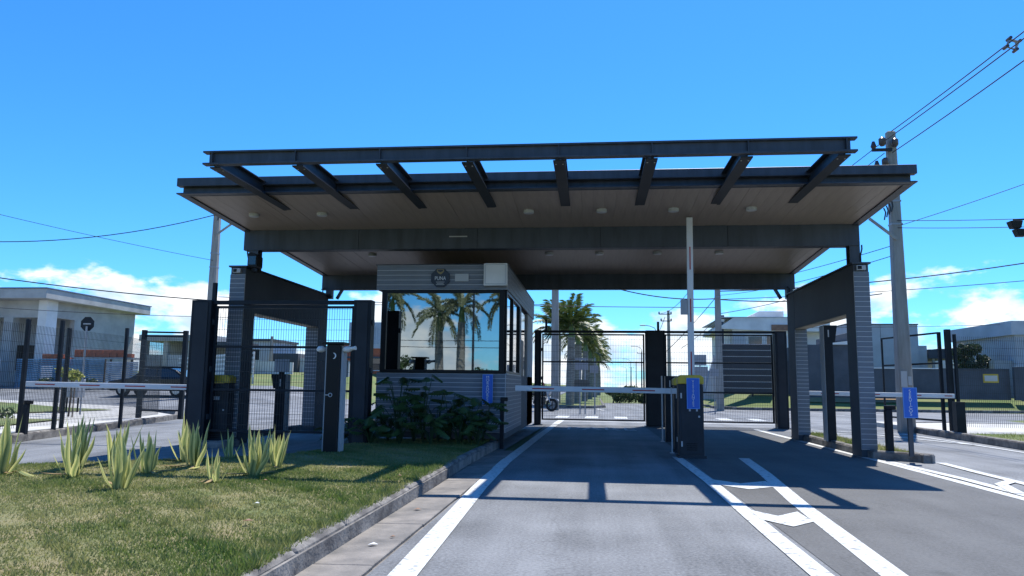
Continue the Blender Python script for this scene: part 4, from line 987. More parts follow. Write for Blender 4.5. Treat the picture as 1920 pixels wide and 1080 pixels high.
B().box(10.32, 11.2, 56.30, 56.395, 4.0, 5.1).build('pilaster', M_WALLG, h)
B().box(14.72, 17.0, 57.2, 66, .8, 5.35).build('wing_wall', M_WALLW, h)
B().box(14.96, 17.1, 55.9, 66, 5.352, 6.40).build('wing_roof', M_WALLW, h)
win(h, 15.05, 15.80, 57.18, 3.6, 5.0, M_BLACK)
B().box(14.75, 17.0, 55.9, 57.19, 2.98, 3.52).build('balcony', M_WALLW, h)
for k in range(3): B().box(14.8 + k * .74, 14.8 + k * .74 + .70, 55.95, 55.97, 3.53, 4.12).build('balcony_pane', M_GLASSB, h)
B().box(14.73, 17.2, 55.95, 57.15, .8, 2.97).build('ground_floor', M_WALLD, h)
# dark boarded fence
f = thing('boarded_fence', 'tall dark fence of wide horizontal boards beyond the visitor gate', 'fence', (9.6, 48, .8))
me = B().box(0, 3.18, -.03, .03, 0.02, .365).mesh('board', mat('dark_board', (0.022, 0.026, 0.036), .5, var=.2, scale=2), bevel=.006)
B().box(7.98, 11.15, 47.975, 48.05, .85, 3.96).build('backing', M_JOINT, f)
for k in range(8): link('board', me, f, Vector((7.97, 47.96, .84 + k * .39)) - WL[f])
for x in (7.93, 9.9, 11.16): B().box(x - .05, x + .05, 48.06, 48.16, .6, 3.98).build('post', M_GATE, f)
b = B().prism([(9.9, 3.70), (13.2, 2.7), (13.2, .85), (9.9, .85)], 'y', 49.0, 49.15); b.build('side_wall', M_WALLD, f)
B().prism([(7.1, .8), (7.92, .8), (7.92, 3.2), (7.75, 3.25), (7.45, 2.4)], 'y', 48.6, 49).build('grey_return', M_WALLG, f)
for k in range(11): B().box(6.2 + k * .16, 6.2 + k * .16 + .15, 48.7, 48.75, .5, 2.3).build('pale_board', M_GREYH, f)
# walls and houses on the right
w_ = thing('boundary_wall', 'long dark rendered boundary wall with pale coping on the right', 'wall', (20, 47, .9))
B().box(16.2, 24.4, 47.0, 47.2, .7, 2.48).build('wall', M_WALLD, w_); B().box(16.2, 20.6, 46.96, 47.24, 2.481, 2.54).build('coping', M_WHITE, w_); B().box(20.62, 24.4, 46.97, 47.23, 2.481, 2.53).build('coping', M_WALLD, w_)
w_ = thing('boundary_wall', 'dark boundary wall at the right edge below the grey house', 'wall', (27, 46.5, .9))
B().prism([(24.45, .7), (40, .7), (40, 3.2), (25.2, 2.65), (24.45, 2.62)], 'y', 46.6, 46.8).build('wall', M_WALLD, w_)
B().beam((24.5, 46.7, 2.66), (40, 46.7, 3.25), .26, .06).build('coping', M_WALLG, w_)
w_ = thing('dark_house', 'dark walled low house seen through the right portal opening', 'house', (15, 50, .9))
B().box(12.9, 15.95, 47.6, 52, .7, 3.92).build('wall', M_WALLD, w_)
B().prism([(14.2, 3.93), (16.0, 3.93), (16.0, 4.22), (14.5, 4.02)], 'y', 47.5, 52).build('white_fascia', M_WHITE, w_)
B().prism([(14.95, 4.14), (16.0, 4.24), (16.0, 4.75), (14.95, 4.50)], 'y', 48.5, 52).build('upper_slab', M_WALLD, w_)
h = thing('grey_house', 'tall pale grey blank house block behind the right utility pole', 'house', (22, 58, .9))
B().box(18.9, 23.95, 58, 66, .8, 6.02).build('wall', M_WALLG, h); B().box(18.85, 24.0, 57.95, 66, 6.021, 6.10).build('parapet_cap', M_WALLD, h)
B().box(23.96, 24.6, 58.2, 66, .8, 4.5).build('wing', M_WALLG, h); B().box(24.65, 27.2, 58, 64, 3.55, 4.22).build('carport_roof', M_WALLD, h)
for x in (25.0, 27.0): B().box(x, x + .15, 58.3, 58.45, .8, 3.549).build('carport_post', M_WALLG, h)
B().box(24.65, 27.2, 63, 63.2, .8, 3.549).build('carport_wall', M_RAWCON, h)
for x in (19.9, 21.3, 22.7): B().box(x, x + .02, 57.985, 57.999, 1, 6.0).build('panel_joint', M_WALLD, h)
h = thing('grey_house', 'grey house with jutting upper storey at the right edge of the picture', 'house', (28, 50, .9))
B().box(26.42, 36, 50, 58, .8, 4.74).build('wall', M_WALLG, h); B().box(26.15, 36, 49.8, 58, 4.741, 5.62).build('upper_storey', M_WALLG, h)
B().box(25.3, 26.4, 50.4, 51, .8, 3.15).build('side_wall', M_RAWCON, h); win(h, 28.2, 29.6, 49.98, 2.2, 3.8)
h = thing('small_house', 'small pale far house between the round tree and the right edge house', 'house', (31, 72, .9))
B().box(31.4, 34.5, 72, 78, .8, 4.7).build('wall', M_WALLG, h); B().box(34.5, 38, 73, 78, .8, 4.1).build('wing', M_WALLW, h); B().box(31.3, 32.6, 71.8, 76, 4.7, 5.0).build('roof', M_WALLD, h); win(h, 32.6, 33.6, 71.98, 2.6, 3.8)

# unfinished house on the left
h = thing('unfinished_house', 'unfinished grey concrete house with thick flat roof behind the left fence', 'house', (-37, 45, .8))
B().box(-48, -31.55, 40.0, 50.4, 5.92, 6.50).build('roof_slab', M_RAWCON, h, bevel=.02)
B().box(-48.05, -31.5, 39.95, 50.45, 6.501, 6.56).build('roof_edge', mat('roof_flashing', (.12, .16, .26), .5), h)
B().box(-32.6, -32.3, 43.6, 49.8, .7, 5.92).build('side_wall', M_RAWCON, h); B().box(-32.6, -32.3, 41.9, 43.6, 4.95, 5.92).build('side_wall', M_RAWCON, h)
B().box(-32.75, -32.2, 41.0, 41.9, .7, 5.92).build('corner_column', M_WALLW, h)
B().box(-48, -32.76, 41.2, 41.5, 4.9, 5.92).build('front_lintel', M_RAWCON, h)
for x in (-35.0, -38.2, -42): B().box(x, x + .6, 41.1, 41.6, .7, 4.9).build('porch_column', M_RAWCON, h)
B().box(-48, -32.61, 44.5, 44.7, .7, 5.9).build('inner_wall', M_WALLG, h); B().box(-48, -32.61, 49.5, 49.8, .7, 5.9).build('rear_wall', M_RAWCON, h)
B().box(-40.5, -38.6, 44.4, 44.49, .9, 3.4).build('doorway', M_BLACK, h); B().box(-37.4, -35.4, 44.4, 44.49, 1.8, 3.4).build('window_opening', M_BLACK, h)
def corrugated(name, parent, x0, x1, y, z0, z1, mt, horiz=True, pitch=.11):
    b = B()
    if horiz:
        z = z0
        while z < z1 - .01:
            b.prism([(y, z), (y - .02, z + pitch * .25), (y - .02, z + pitch * .55), (y, z + pitch * .8), (y + .01, z + pitch * .8), (y + .01, z)], 'x', x0, x1); z += pitch
    else:
        x = x0
        while x < x1 - .01:
            b.prism([(x, y), (x + pitch * .25, y - .02), (x + pitch * .55, y - .02), (x + pitch * .8, y), (x + pitch * .8, y + .01), (x, y + .01)], 'z', z0, z1); x += pitch
    return b.build(name, mt, parent)
h = thing('site_hoarding', 'blue corrugated sheet hoarding in front of the unfinished house', 'hoarding', (-29.5, 39.5, .8))
for k in range(4): corrugated('sheet', h, -32.4 + k * 1.32, -32.4 + k * 1.32 + 1.31, 39.3 + .01 * (k % 2), .75 + .02 * (k % 2), 2.33, M_BLUEH)
for k in range(5): B().box(-32.4 + k * 1.32 - .04, -32.4 + k * 1.32 + .04, 39.36, 39.44, .5, 2.4).build('stake', M_BARK, h)
h = thing('site_hoarding', 'pale grey corrugated sheet hoarding right of the blue one', 'hoarding', (-26, 39.5, .8))
for k in range(2): corrugated('sheet', h, -27.05 + k * .95, -27.05 + k * .95 + .94, 39.4, .85, 2.2, M_GREYH)
h = thing('site_hoarding', 'upright pale corrugated sheets at the far left under the porch', 'hoarding', (-35, 38.5, .8))
for k in range(4): corrugated('sheet', h, -37 + k * 1.05, -37 + k * 1.05 + 1.04, 38.6, .6, 3.4 - k * .35, M_GREYH, False)
def brick_stack(label, x, y, z, nx_, nz_, L_=.42, sp=.44):
    t = thing('brick_stack', label, 'bricks', (x, y, z), 'stacks of hollow bricks on the building site')
    me = B().box(0, L_, 0, .3, 0, .21).mesh('brick', M_BRICK, bevel=.01)
    for j in range(nz_):
        for i in range(nx_ - (1 if j == nz_ - 1 and nx_ > 3 else 0)): link('brick', me, t, (i * sp + random.uniform(-.02, .02), random.uniform(-.03, .03), j * .215))
brick_stack('low pile of red bricks behind the blue hoarding near the doorway', -31.6, 40.2, 2.05, 4, 3)
brick_stack('long row of red bricks behind the right half of the blue hoarding', -29.9, 40.6, 2.55, 8, 2)
t = thing('site_platform', 'pale timber platform carrying the long row of bricks', 'platform', (-28.5, 40.7, .8))
B().box(-30.6, -26.2, 40.5, 41.2, 2.44, 2.54).build('deck', M_RAWCON, t)
for x in (-30.5, -29.1, -27.7, -26.4): B().box(x, x + .1, 40.6, 40.7, .6, 2.44).build('leg', M_BARK, t)
h = thing('unfinished_house', 'far unfinished concrete frame with open upper floor behind the pedestrian gate', 'house', (-31, 58, 1.8))
B().box(-36.5, -30.5, 57, 62, 4.45, 4.95).build('roof_slab', M_RAWCON, h)
for x in (-36.3, -34.5, -32.6, -31.0): B().box(x, x + .4, 57.2, 57.6, 1.8, 4.45).build('column', M_RAWCON, h)
B().box(-36.4, -27.5, 57.3, 57.5, 1.7, 3.35).build('parapet', M_WALLG, h); B().box(-36.4, -30.6, 61, 61.3, 1.7, 4.45).build('rear_wall', M_RAWCON, h)
B().box(-30.4, -28.2, 57.5, 61, 4.15, 4.45).build('lower_slab', M_WALLD, h); B().box(-28.5, -28.1, 57.5, 57.9, 1.7, 4.9).build('column', M_WALLD, h)
t = thing('slat_fence', 'white horizontal slat fence behind the dark car', 'fence', (-24, 47, 1.1), None)
for k in range(6): B().beam((-27.2, 47, 1.35 + k * .27), (-21.6, 46.2, 1.6 + k * .30), .03, .13).build('slat', M_WHITE, t)
for k in range(4): x = -27 + k * 1.75; B().box(x, x + .1, 47.05 - k * .24, 47.15 - k * .24, .9, 3.2).build('post', M_GREYP, t)
t = thing('white_wall', 'long pale boundary wall seen through the left portal opening', 'wall', (-27, 60, 1.9))
B().prism([(-31, 1.4), (-24.7, 1.4), (-24.7, 2.9), (-31, 3.25)], 'y', 60, 60.2).build('wall', M_WALLW, t)
h = thing('dark_roofs', 'low dark roofed houses beyond the pale wall on the left', 'house', (-28, 66, 2))
B().box(-36, -29.3, 66, 72, 1.9, 5.0).build('wall', M_WALLG, h); B().box(-36.2, -29.1, 65.8, 72, 5.0, 5.2).build('roof', M_WALLD, h); B().box(-29.29, -26.9, 66.5, 72, 1.9, 3.9).build('wing', M_WALLD, h); B().box(-26.89, -25.6, 67, 72, 1.9, 3.5).build('low_wing', M_WALLW, h); win(h, -31.4, -30.3, 65.98, 3.2, 4.3)
def container(label, x0, x1, y, z0, z1, mt):
    t = thing('site_container', label, 'container', ((x0 + x1) / 2, y, z0), 'site containers')
    B().box(x0 + .03, x1 - .03, y + .03, y + 2.3, z0, z1 - .06).build('shell', mt, t); corrugated('front_sheet', t, x0 + .06, x1 - .06, y + .03, z0 + .08, z1 - .12, mt, False, .17)
    B().box(x0, x1, y, y + 2.3, z1 - .06, z1).build('top_rail', M_WALLD, t)
    for x in (x0, x1 - .1): B().box(x, x + .1, y, y + .12, z0, z1 - .06).build('corner_post', M_WALLD, t)
container('brown site container on the grass beyond the left portal', -23.7, -21.3, 60, 1.75, 2.75, M_BOXBR)
container('grey site container right of the brown one', -22.0, -18.8, 56.5, 1.55, 3.0, M_WALLG)
h = thing('grey_shed', 'tall grey sheet clad shed with red brick base left of the booth', 'building', (-19, 62, 2))
B().box(-21.5, -15.2, 62, 70, 1.7, 4.55).build('brick_base', M_BRICK, h); B().box(-20.6, -15.0, 61.9, 70, 4.2, 6.42).build('upper_wall', M_WALLG, h)
corrugated('sheet_cladding', h, -20.6, -15.0, 61.9, 4.56, 6.40, M_GREYH, False, .3); win(h, -18.6, -17.2, 61.98, 2.3, 3.4); B().box(-21.6, -15.1, 61.7, 62, 3.35, 3.5).build('ledge', M_WALLD, h)

# ================================================================== VEHICLES
car = thing('parked_car', 'dark sedan parked beyond the pedestrian gate, seen from the side', 'car', (0, 0, 0))
prof = [(-2.12, .32), (-2.15, .55), (-2.05, .72), (-1.1, .86), (-.95, .88), (1.45, .90), (2.02, .86), (2.12, .70), (2.13, .40), (2.0, .28), (-1.95, .26)]
B().prism(prof, 'y', -.86, .86).build('body', M_CARP, car, bevel=.05)
cab = [(-1.05, .86), (-.35, 1.34), (0.05, 1.42), (.75, 1.40), (1.15, 1.28), (1.72, .89)]
b = B(); n = len(cab)
vs = [(x, -.80 + (.16 if z > .9 else 0), z) for x, z in cab] + [(x, .80 - (.16 if z > .9 else 0), z) for x, z in cab]
b.add(vs, [tuple(range(n)), tuple(range(2 * n - 1, n - 1, -1))] + [(i, i + n, (i + 1) % n + n, (i + 1) % n) for i in range(n)]); b.build('cabin', M_CARP, car, bevel=.03)
for poly in ([(-.85, .92), (-.30, 1.30), (.22, 1.34), (.22, .92)], [(.30, .92), (.30, 1.34), (.72, 1.33), (1.08, 1.22), (1.5, .92)]):
    B().add([(x, -.815 + (z - .9) * .33, z) for x, z in poly] + [(x, -.80 + (z - .9) * .33, z) for x, z in poly], [tuple(range(len(poly))), tuple(range(2 * len(poly) - 1, len(poly) - 1, -1))]).build('side_window', M_GLASSD, car)
b = B().add([(-1.0, -.62, .91), (-.40, -.58, 1.32), (-.40, .58, 1.32), (-1.0, .62, .91)], [(0, 1, 2, 3)]); b.v = [(x - .02, y, z + .02) for x, y, z in b.v]; b.build('windscreen', M_GLASSD, car)
b = B().add([(1.2, -.58, 1.26), (1.68, -.62, .92), (1.68, .62, .92), (1.2, .58, 1.26)], [(0, 1, 2, 3)]); b.v = [(x + .02, y, z + .02) for x, y, z in b.v]; b.build('rear_window', M_GLASSB, car)
for x in (-1.32, 1.32):
    for y in (-.80, .80):
        w = B().cyl((x, y - .1, .31), (x, y + .1, .31), .31, 20).build('wheel', M_TYRE, car, smooth=True); s = -1 if y < 0 else 1
        B().cyl((x, y + s * .08, .31), (x, y + s * .108, .31), .2, 14).build('rim', M_RIM, w)
for y in (-.66, .66):
    B().box(-2.17, -2.02, y - .16, y + .16, .58, .72).build('headlight', M_LENS, car); B().box(2.05, 2.16, y - .16, y + .16, .66, .82).build('tail_light', M_RED, car)
B().box(-.62, -.48, -.98, -.82, .92, 1.04).build('mirror', M_CARP, car)
for x in (.26, ): B().box(x - .5, x - .36, -.875, -.862, .76, .79).build('door_handle', M_GREYP, car)
car.location = (-21.2, 35, terr(-21.2, 35) + .03); car.rotation_euler = (0, 0, math.radians(4))
mo = thing('motorcycle', 'dark motorcycle with grey fairing parked behind the inner gate by the booth', 'motorcycle', (0, 0, 0))
def wheel(parent, x):
    ring = [(x + .25 * math.cos(k * math.pi / 12), 0, .31 + .25 * math.sin(k * math.pi / 12)) for k in range(25)]
    w = B().tube(ring, .062, 8, cap=False).build('wheel', M_TYRE, parent, smooth=True)
    b = B()
    for k in range(5): a = k * 1.2566; b.beam((x, 0, .31), (x + .22 * math.cos(a), 0, .31 + .22 * math.sin(a)), .03, .035, (0, 1, 0))
    b.cyl((x, -.07, .31), (x, .07, .31), .05, 10); b.build('spokes', M_STEEL2, w)
wheel(mo, .66); wheel(mo, -.68)
for y in (-.09, .09): B().tube([(.66, y, .31), (.38, y, .92)], .026, 8).build('fork', M_GREYP, mo, smooth=True)
B().tube([(.40, -.36, 1.0), (.36, -.2, 1.03), (.36, .2, 1.03), (.40, .36, 1.0)], .016, 8).build('handlebar', M_BLACK, mo)
B().prism([(.36, .72), (.42, .95), (.10, 1.0), (-.12, .84), (-.05, .68)], 'y', -.14, .14).build('tank', M_CARP, mo, bevel=.04)
B().prism([(-.12, .76), (-.10, .86), (-.55, .88), (-.88, .98), (-.86, .90), (-.5, .74)], 'y', -.13, .13).build('seat', M_BLACK, mo, bevel=.03)
B().prism([(.28, .30), (.32, .66), (-.20, .68), (-.28, .34)], 'y', -.15, .15).build('engine', M_STEEL2, mo, bevel=.03)
B().prism([(.52, .78), (.62, .95), (.48, 1.22), (.38, 1.10), (.38, .82)], 'y', -.13, .13).build('fairing', M_GREYP, mo, bevel=.03)
B().prism([(.40, .62), (.95, .60), (1.0, .52), (.70, .66)], 'y', -.07, .07).build('mudguard', M_GREYP, mo)
B().tube([(.2, -.17, .3), (-.2, -.18, .25), (-.75, -.18, .36)], [.025, .035, .05], 8).build('exhaust', M_RIM, mo, smooth=True)
B().box(-1.0, -.66, -.18, .18, .99, 1.26).build('top_case', M_BLACK, mo, bevel=.04)
B().tube([(.34, -.3, 1.03), (.34, -.34, 1.22)], .01, 6).build('mirror_stem', M_BLACK, mo); B().cyl((.32, -.36, 1.26), (.35, -.36, 1.26), .06, 10).build('mirror', M_RED, mo)
mo.location = (-2.56, 36.4, 0.0); mo.rotation_euler = (math.radians(-6), 0, math.radians(-18))
t = thing('litter_bin', 'dark domed litter bin on a post on the left verge', 'litter bin', (-17.6, 24, .2))
B().box(-17.9, -17.3, 23.8, 24.2, .62, 1.25).build('bin', M_SIGNG, t, bevel=.03); B().tube([(-17.6, 24, 1.25), (-17.6, 24, 1.4), (-17.6, 24, 1.52), (-17.6, 24, 1.58)], [.32, .30, .2, .05], 14).build('hood', M_BLACK, t, smooth=True)
for x in (-17.8, -17.4): B().cyl((x, 24, .1), (x, 24, .65), .03, 8).build('leg', M_BLACK, t)
# ================================================================== PLANTS
def leaf_agave(Ln, W, bend, seed):
    """strap leaf, pale margin; grows up +Z and bends towards +X"""
    r_ = random.Random(seed); n = 8; V = []; T = []
    for i in range(n + 1):
        t_ = i / n
        ww = W * (0.62 + 1.5 * t_ * (1 - t_) * 1.1) * (1 - t_ ** 3.2) * .5
        x = bend * (1.7 * t_ - 1.0 * t_ ** 2 + .30 * t_ ** 4) * Ln; z = Ln * (t_ - .18 * bend * t_ ** 2)
        for u in (-1, -.5, 0, .5, 1):
            V.append((x + abs(u) ** 2 * ww * -.38, u * ww + .012 * math.sin(t_ * 7 + seed), z)); T.append({0: .04, .5: .50, 1: 1.0}[abs(u)] * (1 if t_ > .05 else .6))
    F = [(i * 5 + k, i * 5 + k + 1, (i + 1) * 5 + k + 1, (i + 1) * 5 + k) for i in range(n) for k in range(4)]
    return raw_mesh('leaf', V, F, M_AGAVE, T, True)
AG = [leaf_agave(.68, .088, .10, 1), leaf_agave(.62, .085, .20, 2), leaf_agave(.54, .08, .29, 3), leaf_agave(.62, .072, .03, 4), leaf_agave(.40, .065, .40, 5)]
AGP = [(-6.72, 8.1, 1.12, 13, 'cut by the left edge of the picture'), (-5.80, 8.02, .92, 10, 'in the left front group, slim and upright'), (-6.35, 8.85, 1.12, 12, 'tallest in the left cluster, behind the slim one'), (-6.05, 9.2, 1.05, 10, 'at the back right of the left cluster'),
       (-4.72, 7.24, 1.02, 11, 'nearest the viewer, left of centre of the lawn'), (-5.22, 8.5, .98, 10, 'just behind the nearest one'), (-5.45, 9.75, 1.05, 10, 'in the middle group, back left'), (-5.02, 9.2, .98, 9, 'in the middle group, beside the drooping yellow leaf'),
       (-4.09, 7.95, .62, 8, 'smallest, standing alone in the middle'), (-5.2, 10.5, .72, 7, 'small, far back before the left gate post'), (-3.93, 8.55, 1.02, 13, 'fullest, right of centre on the lawn'), (-4.05, 9.45, 1.0, 11, 'rightmost, just behind the fullest one'), (-4.6, 10.3, .6, 6, 'small dim, behind the middle group')]
for (x, y, sc, n, where) in AGP:
    sc *= .93
    t = thing('agave', 'variegated green and yellow agave ' + where, 'agave', (x, y, .12), 'variegated agaves on the lawn')
    a0 = random.uniform(0, 6)
    for k in range(n):
        a = a0 + k * 2.4; ring = k / n
        me = AG[0] if ring < .3 else (AG[1] if ring < .6 else (AG[2] if ring < .85 else AG[4])); me = AG[3] if k % 5 == 3 else me
        tilt = -.08 + .17 * ring * random.uniform(.4, 1.4)
        q = Matrix.Rotation(a, 4, 'Z') @ Matrix.Rotation(tilt, 4, 'Y')
        link('leaf', me, t, (math.cos(a) * .035 * (1 + ring), math.sin(a) * .035 * (1 + ring), -.01), q.to_euler(), (sc * random.uniform(.8, 1.25), sc * random.uniform(.8, 1.2), sc * random.uniform(.6, 1.14)))
M_DRY = mat('dry_leaf_brown', (0.30, 0.21, 0.10), .9, var=.3, scale=8)
dm = AG[2].copy(); dm.materials.clear(); dm.materials.append(M_DRY)
for t in [q for q in bpy.data.objects if q.name.startswith('agave')]:
    for k in range(random.choice((1, 2, 3))):
        a = random.uniform(0, 6.28); q = Matrix.Rotation(a, 4, 'Z') @ Matrix.Rotation(random.uniform(1.2, 1.5), 4, 'Y')
        link('dead_leaf', dm, t, (math.cos(a) * .05, math.sin(a) * .05, .035), q.to_euler(), random.uniform(.4, .75))
for (x, y, a) in ((-6.45, 8.0, -.3), (-4.75, 8.9, 2.6)):
    o = link('fallen_leaf', AG[1], None, (x, y, .17), (0, math.radians(86), a)); tag(o, 'drooping yellow agave leaf lying on the grass ' + ('at the left' if x < -6 else 'in the middle group'), 'leaf', 'fallen agave leaves')

def leaf_philo():
    out = []; n = 7
    for i in range(n):
        t_ = i / (n - 1); w = .17 * math.sin(math.pi * (.15 + .8 * t_)) + .02
        out.append((w, t_ * .40)); 
        if i < n - 1: out.append((w * .42, t_ * .40 + .032))
    V = [(0, .40 * k / 6, .02 * math.sin(k)) for k in range(7)]; pts = []
    c = [(0, z * 1.0) for _, z in out]
    V = []; F = []; T = []
    for sgn in (1, -1):
        b0 = len(V)
        for (w, z) in out:
            V.append((0, z, 0)); V.append((sgn * w, z - .05 * (w / .17), -.35 * w * w / .17 - .12 * z)); T += [.7, .25]
        for i in range(len(out) - 1):
            q = (b0 + 2 * i, b0 + 2 * i + 1, b0 + 2 * i + 3, b0 + 2 * i + 2); F.append(q if sgn > 0 else q[::-1])
    V = [(x, y, z - .25 * y * y) for x, y, z in V]
    return raw_mesh('leaf', V, F, M_PHILO, T, True)
PH = leaf_philo()
spots = [(-4.14, 13.80, 0.83), (-3.85, 14.05, 1.10), (-3.61, 13.85, 1.45), (-3.36, 14.10, 1.10), (-3.12, 13.85, 1.51), (-2.88, 14.05, 1.26), (-2.63, 13.85, 1.15), (-2.44, 14.10, 1.05), (-2.24, 13.85, 1.10), (-2.03, 14.05, 0.94), (-3.46, 13.45, 0.88), (-2.88, 13.40, 0.83), (-2.39, 13.50, 0.88), (-4.00, 13.45, 0.67), (-2.05, 13.50, 0.69)]
pw = ['under the left end of the booth window', 'second from the left along the booth wall', 'tall, left of the booth window middle', 'low, between the two tall ones', 'tallest, below the middle of the booth window', 'right of the tallest one', 'in the middle of the booth bed', 'left of the blue MORADORES sign', 'in front of the blue MORADORES sign', 'rightmost by the booth corner', 'front row, left of middle', 'front row, middle', 'front row, right of middle', 'front row, leftmost', 'front row, rightmost by the rest post']
for (x, y, h), wh in zip(spots, pw):
    t = thing('philodendron', 'dark glossy philodendron ' + wh, 'shrub', (x, y, .12), 'philodendrons in front of the booth')
    st = B()
    for k in range(11):
        a = k * 2.4 + random.random(); hh = h * random.uniform(.45, 1.0) - .12; rr = random.uniform(.08, .30)
        top = Vector((rr * math.cos(a), rr * math.sin(a), hh * .92))
        st.tube([(0, 0, 0), (top.x * .35, top.y * .35, top.z * .6), top], [.012, .009, .006], 5, cap=False)
        q = Matrix.Rotation(a - math.pi / 2, 4, 'Z') @ Matrix.Rotation(random.uniform(-.5, .35), 4, 'X') @ Matrix.Rotation(random.uniform(-.3, .3), 4, 'Y')
        link('leaf', PH, t, top, q.to_euler(), random.uniform(.5, .9))
    st.build('stems', M_PHILO, t, local=True)

def frond_mesh(Ln, droop, nleaf, ll, mt, plume=False, seed=0):
    """pinnate frond along +X; rachis arches then droops; leaflets both sides"""
    r_ = random.Random(seed); V = []; F = []; T = []
    def rach(t_): return Vector((Ln * (t_ - .12 * droop * t_ * t_), 0, Ln * (.38 * t_ - droop * .62 * t_ ** 2.2)))
    m_ = 8
    for i in range(m_ + 1):
        p = rach(i / m_); w = .028 * (1 - .8 * i / m_)
        V += [(p.x, -w, p.z), (p.x, w, p.z)]; T += [.75, .75]
    F += [(2 * i, 2 * i + 1, 2 * i + 3, 2 * i + 2) for i in range(m_)]
    for k in range(nleaf):
        t_ = .10 + .90 * k / nleaf; p = rach(t_); sl = ll * (.45 + 1.5 * t_ * (1.15 - t_)) 
        dirs = (-1, 1)
        for s in dirs:
            for rep_ in range(2 if plume else 1):
                up_ = r_.uniform(-1, 1) * .9 if plume else r_.uniform(-.35, .12)
                d = Vector((.55, s * 1.0, up_)).normalized(); e = p + d * sl * r_.uniform(.8, 1.1); e.z -= sl * .30
                md = p + (e - p) * .5 + Vector((0, 0, sl * .10)); w = .030 * (Ln / 2.4) + .010
                b0 = len(V); tn = min(1, max(0, r_.gauss(.42, .22)))
                V += [tuple(p), (md.x - w, md.y, md.z), tuple(e), (md.x + w, md.y, md.z)]; T += [tn] * 4; F.append((b0, b0 + 1, b0 + 2, b0 + 3))
    return raw_mesh('frond', V, F, mt, T)
FR = [frond_mesh(2.2, .55 + .35 * k, 46, .62, M_FROND, False, k) for k in range(3)]
FX = [frond_mesh(2.6, .9 + .45 * k, 60, .46, M_FOXT, True, 20 + k) for k in range(3)]
def palm(label, x, y, h, rt, fr, nf, group, sc=1.0, z0=0.0, shaft=.8):
    t = thing('palm_tree', label, 'palm tree', (x, y, z0), group)
    pts = []; rs = []
    for k in range(12):
        f_ = k / 11; pts.append((.05 * math.sin(f_ * 2 + x), 0, h * f_)); rs.append(rt * (1.25 - .2 * f_ + .12 * math.sin(f_ * 3)) * (1 + .03 * (k % 2)))
    tr = B().tube(pts, rs, 12).build('trunk', M_TRUNK, t, smooth=True, local=True)
    for k in range(1, 12):
        zz = h * k / 12; B().tube([(pts[k][0], 0, zz), (pts[k][0], 0, zz + .035)], rt * 1.27, 12).build('ring_scar', M_BARK, tr, local=True) if k % 2 == 0 and sc < .9 else None
    B().tube([(pts[-1][0], 0, h), (pts[-1][0], 0, h + shaft * .5), (pts[-1][0], 0, h + shaft)], [rt * 1.0, rt * .85, rt * .35], 12).build('crownshaft', M_SHAFT, t, smooth=True, local=True)
    for k in range(nf):
        a = k * 2.399 + x; ring = k / nf
        q = Matrix.Rotation(a, 4, 'Z') @ Matrix.Rotation(-.95 + (1.35 if nf < 20 else 1.05) * ring + random.uniform(-.12, .12), 4, 'Y')
        link('frond', fr[min(2, int(ring * 3))], t, (pts[-1][0], 0, h + shaft * (1 - .35 * ring)), q.to_euler(), sc * random.uniform(.85, 1.08))
PR = [(-1.25, 44.6, 4.0, .19, 'nearest of the palm row, thick grey trunk behind the inner gate'), (-2.05, 46.5, 4.0, .13, 'slim palm just left of the nearest thick one'), (-.95, 50.5, 3.9, .19, 'second thick palm of the row in the median'),
      (-.55, 58, 3.8, .19, 'third palm of the row in the median'), (-.2, 67, 3.6, .19, 'fourth palm of the row in the median'), (.25, 80, 3.6, .2, 'fifth palm of the row, partly hidden'), (.8, 97, 3.6, .2, 'last visible palm of the row, low at its right end')]
for (x, y, h, r, lb) in PR: palm('green palm, ' + lb, x, y, h, r, FR, 26, 'palms in the median beyond the gates', .88, .1)
RP = [(-10.7, -22.4, 5.0, .24, 'left of the two trunks mirrored in the booth window'), (-9.1, -22.4, 5.6, .24, 'right of the two trunks mirrored in the booth window'), (-14.3, -22.9, 6.2, .2, 'only its fronds mirrored at the window left'), (-6.2, -22.2, 6.0, .2, 'only its fronds mirrored at the window right')]
for (x, y, h, r, lb) in RP: palm('foxtail palm behind the camera, ' + lb, x, y, h, r, FX, 15, 'foxtail palms mirrored in the booth window', .86, 0.0, 1.3)
o = thing('small_palm', 'small feathery palm plant behind the tall lawn totem', 'shrub', (-5.0, 15.4, 0))
for k in range(11):
    q = Matrix.Rotation(k * 2.4, 4, 'Z') @ Matrix.Rotation(-.75 + .07 * k, 4, 'Y'); link('frond', FR[k % 3], o, (0, 0, .05), q.to_euler(), random.uniform(.32, .42))

